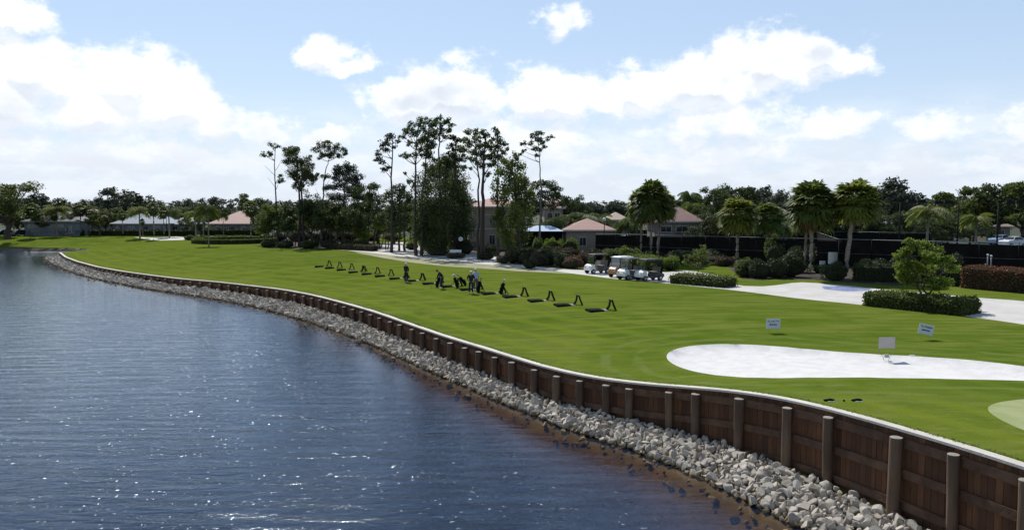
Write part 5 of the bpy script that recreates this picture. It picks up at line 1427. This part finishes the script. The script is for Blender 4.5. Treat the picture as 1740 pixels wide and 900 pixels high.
# ------------------------------------------------------------------ golf carts
M['cartroof_w'] = mat('white_cart_roof', (.8, .8, .8), .35); M['cartroof_d'] = mat('grey_cart_roof', (.05, .055, .05), .7)
M['seat'] = mat('cart_seat_vinyl', (.12, .11, .10), .6); M['cart_w'] = cp('white_cart_body', (.74, .75, .76)); M['cart_tan'] = cp('copper_cart_body', (.36, .17, .08)); M['cart_d'] = cp('dark_cart_body', (.04, .045, .06))
gm = bpy.data.materials.new('clear_windscreen'); gm.use_nodes = True; t_ = NT(gm.node_tree); gm.node_tree.nodes.clear()
mx_ = t_.new('ShaderNodeMixShader', {0: .10, 1: t_.new('ShaderNodeBsdfTransparent', {0: (.8, .85, .87, 1)}).outputs[0], 2: t_.new('ShaderNodeBsdfGlossy', {'Color': (.8, .85, .9, 1), 'Roughness': .05}).outputs[0]}); t_.new('ShaderNodeOutputMaterial', {0: mx_.outputs[0]}); M['clear'] = gm


def golf_cart(label, loc, rz, roofm, frontm, bodym):
    t = thing('golf_cart', label, 'golf cart', loc, rz, 'golf carts parked at the path')      # front towards -x
    mb = MB(); mb.xprism([(-1.2, .32), (-1.22, .55), (-1.1, .78), (-.82, .92), (-.70, .90), (-.66, .42), (-.66, .30)], -.56, .56)   # profile (y,z) -> rotate to run along x
    v = mb.V[0]; mb.V[0] = np.stack([v[:, 1], -v[:, 0], v[:, 2]], 1); part('front_cowl', mb, M[frontm], t)
    mb = MB(); mb.box((-.15, 0, .30), (1.15, 1.1, .09)); mb.xprism([(.28, .26), (.24, .52), (.34, .62), (1.02, .64), (1.2, .56), (1.24, .34), (1.1, .26)], -.56, .56); v = mb.V[1]; mb.V[1] = np.stack([v[:, 1], -v[:, 0], v[:, 2]], 1); part('body', mb, M[bodym], t)
    mb = MB(); mb.box((.52, 0, .70), (.48, 1.02, .13), (0, -.05, 0)); part('seat', mb, M['seat'], t)
    mb = MB(); mb.box((.80, 0, .98), (.10, 1.0, .42), (0, .15, 0)); part('backrest', mb, M['seat'], t)
    mb = MB(); mb.poly_prism([(-.88, -.56), (-.80, -.62), (.92, -.62), (1.0, -.56), (1.0, .56), (.92, .62), (-.80, .62), (-.88, .56)], 1.80, 1.86); mb.box((.06, 0, 1.885), (1.5, 1.0, .05), None, 0, .85); part('roof', mb, M[roofm], t)
    for sx, tx in ((-.80, -.74), (.92, .90)):
        for s in (-1, 1):
            mb = MB(); mb.tube([(sx, s * .52, .62 if sx > 0 else .86), (tx, s * .55, 1.81)], .022, 6); part('strut', mb, M['black'], t)
    mb = MB(); mb.box((-.785, 0, 1.33), (.012, 1.02, .92), (0, .05, 0)); part('windscreen', mb, gm, t)
    mb = MB(); a = np.linspace(0, 2 * math.pi, 17); mb.tube([(-.42 + .07 * math.sin(q), -.27 + .17 * math.cos(q), 1.02 + .15 * math.sin(q)) for q in a], .015, 6, cap=False); mb.tube([(-.42, -.27, 1.02), (-.70, -.27, .80)], .02, 6); part('steering_wheel', mb, M['black'], t)
    for s in (-1, 1):
        mb = MB(); mb.box((-1.19, s * .38, .66), (.08, .2, .09)); part('headlight', mb, M['trim'], t)
        for x in (-.86, .80):
            mb = MB(); mb.tube([(x, s * .40, .23), (x, s * .60, .23)], .23, 16); w_ = part('wheel', mb, M['tyre'], t); mb = MB(); mb.tube([(x, s * .59, .23), (x, s * .615, .23)], .13, 12); part('rim', mb, M['rim'], w_)
    for s in (-.25, .25):    # two golf bags strapped at the back
        mb = MB(); mb.tube([(1.08, s, .55), (1.22, s, 1.18)], [.12, .15], 10)
        for q in range(5): mb.tube([(1.22, s, 1.15), (1.24 + rng.uniform(-.06, .06), s + rng.uniform(-.08, .08), 1.42)], .018, 5)
        part('bag', mb, M['blackrub'], t)
    return t


golf_cart('leftmost golf cart with dark roof and white front, apart from the others', GP(1015, 464), R(30), 'cartroof_d', 'cart_w', 'cart_d')
golf_cart('golf cart with white roof and copper-brown body, second from left', GP(1056, 470), R(38), 'cartroof_w', 'cart_tan', 'cart_d')
golf_cart('golf cart with dark roof between the white-roofed cart and the rightmost cart', GP(1072, 474), R(34), 'cartroof_d', 'cart_w', 'cart_d')
golf_cart('rightmost golf cart with dark roof and white front', GP(1103, 476), R(28), 'cartroof_d', 'cart_w', 'cart_d')

# painted blue parking bay on the road
bay = gpoly([(1396, 486), (1400, 491), (1440, 495), (1466, 494), (1482, 491.5), (1470, 489), (1430, 486.5)])
M['bluepaint'] = mat('worn_blue_marking', (.09, .13, .33), .8, (.26, .30, .42), 2.2)
mb = MB(); zz_ = height(bay[:, 0], bay[:, 1]) + .006; mb.add(np.c_[bay, zz_], [list(range(len(bay)))]); tag(link('blue_road_marking', mb.mesh('blue_road_marking', M['bluepaint'])), kind='structure')
M['whitepaint'] = mat('white_marking', (.72, .72, .70), .8, (.6, .6, .58), 3)
mb = MB()
for a, b in (((1398, 492.5), (1470, 497)), ((1405, 484.6), (1484, 489.5))):
    A, B = GP(*a), GP(*b); d = (B - A) / np.linalg.norm(B - A); nn_ = np.array([-d[1], d[0], 0]) * .07; mb.add(np.array([A - nn_, B - nn_, B + nn_, A + nn_]) + (0, 0, .008), [(0, 1, 2, 3)])
tag(link('white_road_marking', mb.mesh('white_road_marking', M['whitepaint'])), kind='structure')

# ------------------------------------------------------------------ driving range: mats, bag stands, balls
M['balltray'] = mat('pale_ball_tray', (.45, .43, .30), .8, (.38, .40, .26), 4)
MATS = [(534, 551, 453.5), (551, 569, 456), (571, 589, 459), (591, 609, 463), (613, 633, 466), (636, 655, 469.5), (660, 681, 473.5), (688, 707, 477.5), (717, 738, 482), (748, 768, 487), (781, 803, 492), (818, 842, 499), (855, 878, 504.5), (899, 921, 511.5), (944, 967, 519), (999, 1022, 528)]


def mat_mesh():
    mb = MB(); mb.box((0, 0, .05), (.98, 1.0, .10), None, 0, .97); mb.box((0, 0, .103), (.9, .9, .012)); mb.box((-.0, -.35, .12), (.05, .05, .03)); return mb.mesh('hitting_mat', M['blackrub'])


def stand_parts(t):
    """slanted A-frame bag stand"""
    for s in (-1, 1):
        mb = MB(); mb.tube([(-.32, s * .2, 0), (-.10, s * .16, .34), (-.02, s * .12, .72), (-.10, s * .12, .80)], .06, 8); part('front_leg', mb, M['black'], t)
        mb = MB(); mb.tube([(.42, s * .24, 0), (.24, s * .18, .40), (.12, s * .12, .78)], .058, 8); part('rear_leg', mb, M['black'], t)
    mb = MB(); mb.box((.04, 0, .74), (.3, .34, .06), (0, .3, 0)); mb.box((.30, 0, .30), (.10, .40, .10)); mb.box((-.16, 0, .24), (.08, .36, .05)); part('bag_rest', mb, M['black'], t)
    mb = MB(); mb.box((.05, 0, .02), (.85, .44, .04)); part('base', mb, M['black'], t)


mm = mat_mesh(); MROT = R(14)
sd = thing('bag_stand', 'x', 'bag stand'); stand_parts(sd); first = True
trb = MB(); trb.box((0, 0, .03), (.34, .5, .05)); 
for q in range(16): trb.ell((rng.uniform(-.12, .12), rng.uniform(-.2, .2), .075), (.022, .022, .022), 1, 1)
trm = trb.mesh('ball_tray', [M['balltray'], M['white']])
ORD = ['first (farthest, leftmost)', 'second', 'third', 'fourth', 'fifth', 'sixth', 'seventh', 'eighth', 'ninth', 'tenth', 'eleventh', 'twelfth', 'thirteenth', 'fourteenth', 'fifteenth', 'sixteenth (nearest, rightmost)']
for k, (x0, x1, y) in enumerate(MATS):
    g = GP((x0 + x1) / 2, y); o = link('hitting_mat', mm, None, g, MROT); tag(o, ORD[k] + ' black hitting mat in the row on the lawn, counted from the left', 'golf mat', 'black hitting mats in a row')
    dv = np.array([math.cos(MROT), math.sin(MROT), 0]); 
    p = g + dv * 1.06 + np.array([0, -.05, 0])
    s = sd if first else copy_tree(sd); first = False; s.location = p; s.rotation_euler = (0, 0, R(6) + rng.normal(0, .12)); s.scale = (.84, 1.0, .88 * rng.uniform(.96, 1.04))
    tag(s, ORD[k] + ' black slanted bag stand beside the mats, counted from the left', 'bag stand', 'black bag stands beside the mats')
    if k > 5:
        q = g + dv * .66 + np.array([0, -.1, 0]); o = link('ball_tray', trm, None, q, MROT); tag(o, 'pale ball tray between mat and bag stand, ' + ORD[k].replace(' (nearest, rightmost)', '') + ' place from the left', 'ball tray', 'pale ball trays beside the mats')

# ------------------------------------------------------------------ people
M['skin'] = mat('skin', (.42, .26, .18), .6); M['cl_black'] = mat('black_clothing', (.014, .014, .018), .85, (.022, .022, .028), 8); M['cl_blue'] = mat('light_blue_shirt', (.36, .44, .60), .85, (.42, .5, .66), 6)
M['cl_navy'] = mat('navy_trousers', (.02, .025, .045), .85); M['capw'] = mat('white_cap', (.78, .77, .74), .8); M['shoe'] = mat('white_shoe', (.6, .6, .58), .6); M['hair'] = mat('dark_hair', (.03, .022, .016), .8)
M['grey_tr'] = mat('grey_trousers', (.09, .09, .10), .85)


def skin_mesh(name, joints, bones, radii, m, sub=2, extra=None):
    """grow one continuous tapered surface over the skeleton"""
    me = bpy.data.meshes.new(name); names = list(joints); me.from_pydata([joints[k] for k in names], [(names.index(a), names.index(b)) for a, b in bones], [])
    o = bpy.data.objects.new(name, me); COL.objects.link(o); md = o.modifiers.new('s', 'SKIN'); md.use_smooth_shade = True
    for i, k in enumerate(names):
        r = radii[k]; me.skin_vertices[0].data[i].radius = (r, r) if np.isscalar(r) else r
    me.skin_vertices[0].data[0].use_root = True
    sb = o.modifiers.new('u', 'SUBSURF'); sb.levels = sub; sb.render_levels = sub
    dg = bpy.context.evaluated_depsgraph_get(); dg.update(); out = bpy.data.meshes.new_from_object(o.evaluated_get(dg)); out.name = name
    bpy.data.objects.remove(o)
    if extra is not None:    # fingers and face details joined into the same mesh
        vs = np.zeros(len(out.vertices) * 3); out.vertices.foreach_get('co', vs); mb = MB(); fs = [tuple(p.vertices) for p in out.polygons]
        q4 = [f for f in fs if len(f) == 4]; q3 = [f for f in fs if len(f) == 3]; base = vs.reshape(-1, 3)
        mb.add(base, q4 if q4 else q3, 0, True)
        if q4 and q3: mb.F.append((np.array(q3), 0, True))
        extra(mb); out = mb.mesh(name, m); return out
    out.materials.clear(); out.materials.append(m); return out


def person(label, loc, rz, J, shirt, trousers, capm, sleeves=True, shoe='shoe'):
    t = thing('person', label, 'person', loc, rz)
    J = {k: np.array(v, float) for k, v in J.items()}
    Rr = dict(pelvis=(.12, .09), waist=(.115, .085), chest=(.13, .085), neckb=.065, neck=.055, head=.085, crown=.088)
    for s in 'lr':
        Rr.update({'sh' + s: .055, 'el' + s: .045, 'wr' + s: .030, 'ha' + s: (.042, .022), 'hp' + s: .095, 'kn' + s: .062, 'an' + s: .042, 'to' + s: (.045, .032)})
    B = [('pelvis', 'waist'), ('waist', 'chest'), ('chest', 'neckb'), ('neckb', 'neck'), ('neck', 'head'), ('head', 'crown')]
    for s in 'lr': B += [('chest', 'sh' + s), ('sh' + s, 'el' + s), ('el' + s, 'wr' + s), ('wr' + s, 'ha' + s), ('pelvis', 'hp' + s), ('hp' + s, 'kn' + s), ('kn' + s, 'an' + s), ('an' + s, 'to' + s)]
    fw = np.array(J.get('look', (0, -1, 0)), float); fw /= np.linalg.norm(fw); up = J['crown'] - J['neck']; up /= np.linalg.norm(up); sd_ = np.cross(fw, up); sd_ /= np.linalg.norm(sd_)
    J.pop('look', None)

    def extra(mb):
        hc = (J['head'] + J['crown']) / 2
        for s in (-1, 1): mb.ell(hc + fw * .078 + sd_ * s * .032 + up * .005, (.013,) * 3, 1); mb.ell(hc + sd_ * s * .083 - up * .01, (.014, .02, .028), 1)
        mb.ell(hc + fw * .095 - up * .02, (.013, .018, .02), 1); mb.ell(hc + fw * .080 - up * .055, (.022, .012, .007), 1)
        for s in 'lr':
            d = J['ha' + s] - J['wr' + s]; d /= np.linalg.norm(d); q = np.cross(d, fw); q /= np.linalg.norm(q) + 1e-9
            w_ = fw - d * (fw @ d); w_ /= np.linalg.norm(w_) + 1e-9
            for k, (off, ln) in enumerate(zip((-.03, -.01, .01, .029), (.070, .082, .076, .058))):
                a = J['ha' + s] + w_ * off - d * .01; b = a + d * ln * .55 + q * .004; c = b + d * ln * .35 + q * .022
                mb.tube([a, b, c], [.0095, .0085, .0065], 6)
            a = J['wr' + s] + w_ * -.030 + d * .03; mb.tube([a, a - w_ * .028 + d * .030, a - w_ * .030 + d * .062], [.011, .010, .008], 6)
    body = skin_mesh('body', J, B, Rr, M['skin'], 2, extra); part('body', body, None, t)
    # shirt
    sj = {k: J[k] for k in ('waist', 'chest', 'neckb', 'shl', 'shr')}; low = J['pelvis'] * .75 + J['waist'] * .25; sj = {'waist': J['waist'], 'low': low, 'chest': J['chest'], 'neckb': J['neckb'], 'shl': J['shl'], 'shr': J['shr']}
    k_ = .97 if sleeves else .55
    for s in 'lr': sj['sl' + s] = J['el' + s] if sleeves else J['sh' + s] * (1 - k_) + J['el' + s] * k_
    sr = dict(low=(.168, .132), waist=(.155, .122), chest=(.185, .135), neckb=.080, shl=.084, shr=.080, sll=.062, slr=.062); sb_ = [('waist', 'low'), ('waist', 'chest'), ('chest', 'neckb'), ('chest', 'shl'), ('chest', 'shr'), ('shl', 'sll'), ('shr', 'slr')]
    if sleeves == 'long':
        for s in 'lr': sj['cf' + s] = J['wr' + s]; sr['cf' + s] = .045; sb_.append(('sl' + s, 'cf' + s))
    part('shirt', skin_mesh('shirt', sj, sb_, sr, M[shirt], 2), None, t)
    tj = {'pelvis': J['pelvis'], 'belt': J['pelvis'] * .5 + J['waist'] * .5}; tr_ = dict(pelvis=(.160, .128), belt=(.150, .118)); tb_ = [('pelvis', 'belt')]
    for s in 'lr':
        tj.update({'hp' + s: J['hp' + s], 'kn' + s: J['kn' + s], 'an' + s: J['an' + s] + np.array([0, 0, .02])}); tr_.update({'hp' + s: .112, 'kn' + s: .084, 'an' + s: .072}); tb_ += [('pelvis', 'hp' + s), ('hp' + s, 'kn' + s), ('kn' + s, 'an' + s)]
    part('trousers', skin_mesh('trousers', tj, tb_, tr_, M[trousers], 2), None, t)
    for s in 'lr':
        mb = MB(); a = J['an' + s]; b = J['to' + s]; mb.tube([a + (a - b) * .35 + (0, 0, -.03), a + (0, 0, -.02), b, b + (b - a) * .25], [.045, .052, .048, .028], 10); mb.V[0][:, 2] = np.clip(mb.V[0][:, 2], .0, 1); part('shoe', mb, M[shoe], t)
    hc = (J['head'] + J['crown']) / 2; mb = MB(); v, f = ICO[2]; v = v.copy(); v[:, 2] = np.maximum(v[:, 2], -.05)
    Rm = np.stack([sd_, -fw, up], 1)
    mb.add((v * np.array([.108, .122, .10])) @ Rm.T + hc + up * .035, f, 0, True)
    if capm != 'hair':
        br = np.array([(-.08, .08, .03), (.08, .08, .03), (.07, .19, .012), (0, .215, .010), (-.07, .19, .012)]); br2 = br + (0, 0, .012); br[:, 1] *= -1; br2[:, 1] *= -1
        mb.add(np.concatenate([br, br2]) @ Rm.T + hc + up * .02, [(0, 1, 6, 5), (1, 2, 7, 6), (2, 3, 8, 7), (3, 4, 9, 8), (4, 0, 5, 9)]); b = mb.n - 10; mb.F.append((np.array([(0, 4, 3, 2, 1), (5, 6, 7, 8, 9)]) + b, 0, False))
    part('cap' if capm != 'hair' else 'hair', mb, M[capm], t)
    return t


STAND = dict(pelvis=(0, 0, .95), waist=(0, 0, 1.10), chest=(0, .01, 1.34), neckb=(0, .01, 1.48), neck=(0, 0, 1.53), head=(0, -.015, 1.60), crown=(0, -.01, 1.70),
             shr=(.19, .01, 1.42), elr=(.25, .02, 1.14), wrr=(.24, -.06, .90), har=(.235, -.08, .82), shl=(-.19, .01, 1.42), ell=(-.25, .02, 1.14), wrl=(-.24, -.06, .90), hal=(-.235, -.08, .82),
             hpr=(.10, 0, .90), knr=(.11, -.02, .49), anr=(.12, .02, .08), tor=(.14, -.12, .035), hpl=(-.10, 0, .90), knl=(-.11, -.02, .49), anl=(-.12, .02, .08), tol=(-.14, -.12, .035), look=(0, -1, -.1))
# first: standing upright holding a club before him, seen from behind
J1 = dict(STAND); J1.update(elr=(.22, -.10, 1.16), wrr=(.06, -.26, .98), har=(.03, -.30, .91), ell=(-.22, -.10, 1.16), wrl=(-.05, -.26, .99), hal=(-.03, -.30, .92))
g1 = GP(690, 479.5); p1 = person('leftmost golfer, upright in dark clothes and white cap at the eighth mat', g1, R(150), J1, 'cl_black', 'cl_black', 'capw', 'long')
# second: bent at the hips, addressing the ball, facing left
J2 = dict(pelvis=(0, .10, .92), waist=(0, .06, 1.06), chest=(0, -.09, 1.27), neckb=(0, -.18, 1.38), neck=(0, -.23, 1.41), head=(0, -.29, 1.45), crown=(0, -.35, 1.52),
          shr=(.18, -.13, 1.33), elr=(.14, -.26, 1.10), wrr=(.04, -.36, .90), har=(.02, -.38, .83), shl=(-.18, -.13, 1.33), ell=(-.14, -.26, 1.10), wrl=(-.04, -.36, .91), hal=(-.02, -.38, .85),
          hpr=(.12, .10, .87), knr=(.17, -.04, .48), anr=(.18, .03, .08), tor=(.21, -.11, .035), hpl=(-.12, .10, .87), knl=(-.17, -.04, .48), anl=(-.18, .03, .08), tol=(-.21, -.11, .035), look=(0, -.6, -.8))
g2 = GP(750, 490); p2 = person('golfer in black bending forward over the ball at the tenth mat, bare-headed', g2, R(-75), J2, 'cl_black', 'cl_navy', 'hair', 'long')
J3 = dict(STAND); J3.update(elr=(.30, .06, 1.16), wrr=(.24, -.10, 1.02), har=(.19, -.14, .97), ell=(-.30, .06, 1.16), wrl=(-.24, -.10, 1.02), hal=(-.19, -.14, .97), anr=(.15, .02, .08), tor=(.18, -.12, .035), knr=(.13, -.02, .49), anl=(-.13, .05, .08), tol=(-.15, -.09, .035))
g3 = GP(800.5, 498.5); p3 = person('man in black shirt and white cap in front of the pale blue shirt', g3, R(170), J3, 'cl_black', 'cl_navy', 'capw', True)
J4 = dict(STAND); J4.update(chest=(.02, -.03, 1.33), elr=(.24, -.05, 1.15), wrr=(.20, -.22, 1.0), har=(.18, -.28, .96))
g4 = GP(808, 494); p4 = person('man in pale blue shirt and white hat standing behind the man in black', g4 + (0, .35, 0), R(-160), J4, 'cl_blue', 'grey_tr', 'capw', True)


def club(loc, a, b, label):
    t = thing('golf_club', label, 'golf club', loc); a = np.array(a, float); b = np.array(b, float)
    mb = MB(); mb.tube([a, b], [.011, .008], 6); part('shaft', mb, M['grey'], t); mb = MB(); mb.tube([a, a + (b - a) * .25], .015, 6); part('grip', mb, M['black'], t)
    mb = MB(); mb.box(b + (.04, 0, .02), (.10, .03, .05)); part('club_head', mb, M['grey'], t)


def local(t, v): c, s = math.cos(t.rotation_euler[2]), math.sin(t.rotation_euler[2]); return (c * v[0] - s * v[1], s * v[0] + c * v[1], v[2])


club(p1.location, local(p1, (0, -.29, 1.0)), local(p1, (.05, -.55, .02)), 'golf club held by the upright golfer in the white cap')
club(p2.location, local(p2, (0, -.36, .98)), local(p2, (.0, -.92, .02)), 'golf club held by the bending golfer')


def golf_bag(label, loc, rz, tilt, m='blackrub', covers=True, head='white', stand=True):
    t = thing('golf_bag', label, 'golf bag', loc, rz); T = math.tan(tilt); ax = np.array([math.sin(tilt), 0, math.cos(tilt)])
    mb = MB(); mb.tube([ax * 0.02, ax * .08, ax * .45, ax * .80, ax * .86], [.11, .13, .125, .135, .15], 12); part('bag', mb, M[m], t)
    mb = MB(); pk = ax * .35 + np.array([-.13 * math.cos(tilt), 0, .13 * math.sin(tilt)]); mb.box(pk, (.1, .2, .34), (0, tilt, 0)); part('pocket', mb, M[m], t)
    mb = MB()
    for q in range(6):
        o = ax * .82 + np.array([rng.uniform(-.06, .06), rng.uniform(-.08, .08), 0]); e = o + ax * rng.uniform(.22, .36) + np.array([0, rng.uniform(-.04, .04), 0]); mb.tube([o, e], .009, 5); mb.box(e, (.05, .09, .05), (0, tilt, rng.uniform(0, 3)))
    part('clubs', mb, M['grey'], t)
    if covers:
        mb = MB(); e = ax * 1.12; mb.ell(e, (.075, .07, .10), 2, 0, (0, tilt, 0)); mb.ell(e + (.06, .07, -.05), (.06, .06, .085), 2); part('headcover', mb, M[head], t)
    if stand:
        for s in (-1, 1):
            mb = MB(); mb.tube([ax * .72, np.array([ax[0] * .72 + .42, s * .22, 0])], .016, 6); part('leg', mb, M['black'], t)


golf_bag('lone golf bag with white headcovers at the twelfth mat, right of the people', GP(851, 499.5), R(0), R(14), head='capw')
golf_bag('black golf bag leaning far over to the left beside the men', GP(792, 484.5), R(180), R(38), covers=False)
golf_bag('dark golf bag with pale headcover in the stand at the tenth mat', GP(778, 488.5), R(150), R(22), head='capw')
golf_bag('dark golf bag standing in the stand just right of the man in black', GP(812, 497), R(20), R(12), covers=False)
golf_bag('golf bag behind the knees of the bending golfer', GP(742, 488), R(20), R(16), head='capw')

# ------------------------------------------------------------------ signs on the lawn
M['signw'] = mat('white_sign_board', (.62, .66, .74), .5, (.56, .60, .70), 2); M['signgrey'] = mat('grey_blank_board', (.42, .39, .36), .7, (.38, .355, .33), 2)
M['ink'] = mat('dark_blue_ink', (.03, .035, .11), .6); M['ink_black'] = mat('black_ink', (.012, .012, .02), .6)


def text_mesh(s, size):
    cu = bpy.data.curves.new('t', 'FONT'); cu.body = s; cu.size = size; cu.align_x = 'CENTER'; cu.align_y = 'CENTER'; cu.extrude = .0015; cu.offset = .004
    o = bpy.data.objects.new('t', cu); COL.objects.link(o); dg = bpy.context.evaluated_depsgraph_get(); dg.update(); me = bpy.data.meshes.new_from_object(o.evaluated_get(dg)); bpy.data.objects.remove(o)
    me.transform(Matrix.Rotation(math.pi / 2, 4, 'X')); return me


def yard_sign(label, px, ytop, ybot, base, wpx, roll, txt, rz=0):
    g = GP(px, base); pm = F / g[1]; W_ = wpx / pm; H = (ybot - ytop) / pm; zc = at(px, (ytop + ybot) / 2, g[1])[2] - g[2]
    t = thing('yard_sign', label, 'sign', g, rz); rot = (0, roll, 0)
    mb = MB(); mb.box((0, 0, zc), (W_, .012, H), rot); b = part('board', mb, M['signw'], t)
    Rm = rotm(0, roll, 0)
    for s in (-1, 1):
        a = Rm @ np.array([s * W_ * .3, .012, -H * .45]) + (0, 0, zc); mb = MB(); mb.tube([a, (a[0], .012, -.12)], .006, 5); part('wire_leg', mb, M['grey'], t)
    me = text_mesh(txt, H * .27); me.materials.append(M['ink']); o = link('lettering', me, t); o.location = tuple(Rm @ np.array([0, -.009, H * .24]) + (0, 0, zc)); o.rotation_euler = (0, roll, 0)
    mb = MB(); ar = [(-.30, 0), (-.20, .085), (-.20, .045), (.26, .045), (.26, -.045), (-.20, -.045), (-.20, -.085)]
    n = len(ar); V = [(x * W_ * .98, y_, z * H * 1.15 - H * .10) for y_ in (-.009, -.0065) for x, z in ar]; mb.add(np.array(V) @ Rm.T + (0, 0, zc), [(i, (i + 1) % n, n + (i + 1) % n, n + i) for i in range(n)]); mb.F.append((np.array([list(range(n))]), 0, False)); part('arrow', mb, M['ink_black'], t)
    return t


yard_sign('left white yard sign with dark lettering and a left-pointing arrow, standing straight', 1313.5, 541, 558, 565.5, 24, 0, 'To 1st Tee')
yard_sign('right white yard sign with dark lettering and arrow, tilted clockwise', 1573, 550.5, 568, 576.5, 26, R(12), 'To Putting')
g = GP(1506, 608); pm = F / g[1]; t = thing('blank_sign', 'blank pale grey board on a wire frame at the edge of the bunker', 'sign', g)
W_ = 28 / pm; H = 19 / pm; zc = at(1506, 582, g[1])[2] - g[2]
mb = MB(); mb.box((0, 0, zc), (W_, .02, H)); part('board', mb, M['signgrey'], t)
for s in (-1, 1):
    mb = MB(); mb.tube([(s * W_ * .5, .0, zc + H / 2), (s * W_ * .5, 0, zc - H / 2 - .18), (s * W_ * .22, 0, zc - H / 2 - .34), (s * W_ * .14, 0, -.1)], .009, 6, cap=False); part('wire_leg', mb, M['grey'], t)
mb = MB(); mb.box((0, -.02, .10), (.17, .08, .14)); part('sand_bucket', mb, M['signgrey'], t)
# tee markers and ball near the wall
for px, lab in ((1411, 'left'), (1458, 'right')):
    g = GP(px, 681); rgq = np.random.default_rng(px); mb = MB()
    mb.ell((0, 0, .035), (.14, .07, .05), 2, 0, None, True, .05, rgq); mb.ell((-.13, .01, .03), (.09, .05, .035), 2, 0, None, True, .05, rgq); mb.box((0, -.09, .012), (.22, .03, .02), None, 1)
    tag(link('tee_marker', mb.mesh('tee_marker', [M['blackrub'], M['signw']]), None, g), lab + ' of two low black markers lying on the lawn between wall and bunker', 'tee marker', 'black markers on the near lawn')
g = GP(1434, 681.5); mb = MB(); mb.ell((0, 0, .03), (.035, .035, .035), 2); tag(link('range_ball', mb.mesh('range_ball', M['blackrub']), None, g), 'tiny dark ball on the lawn between the two black markers', 'ball')
g = GP(1550, 604); mb = MB(); mb.box((0, 0, .02), (.28, .10, .03), None, 0, .8); tag(link('rake_head', mb.mesh('rake_head', M['signw']), None, g), 'small pale slab in the grass just right of the blank board', 'slab')
# prune prototypes that were never placed
for k_, (o_, used_) in PROTO.items():
    if not used_:
        print('unused', k_)
        for ch in [q for q in bpy.data.objects if q.parent == o_]: bpy.data.objects.remove(ch)
        bpy.data.objects.remove(o_)
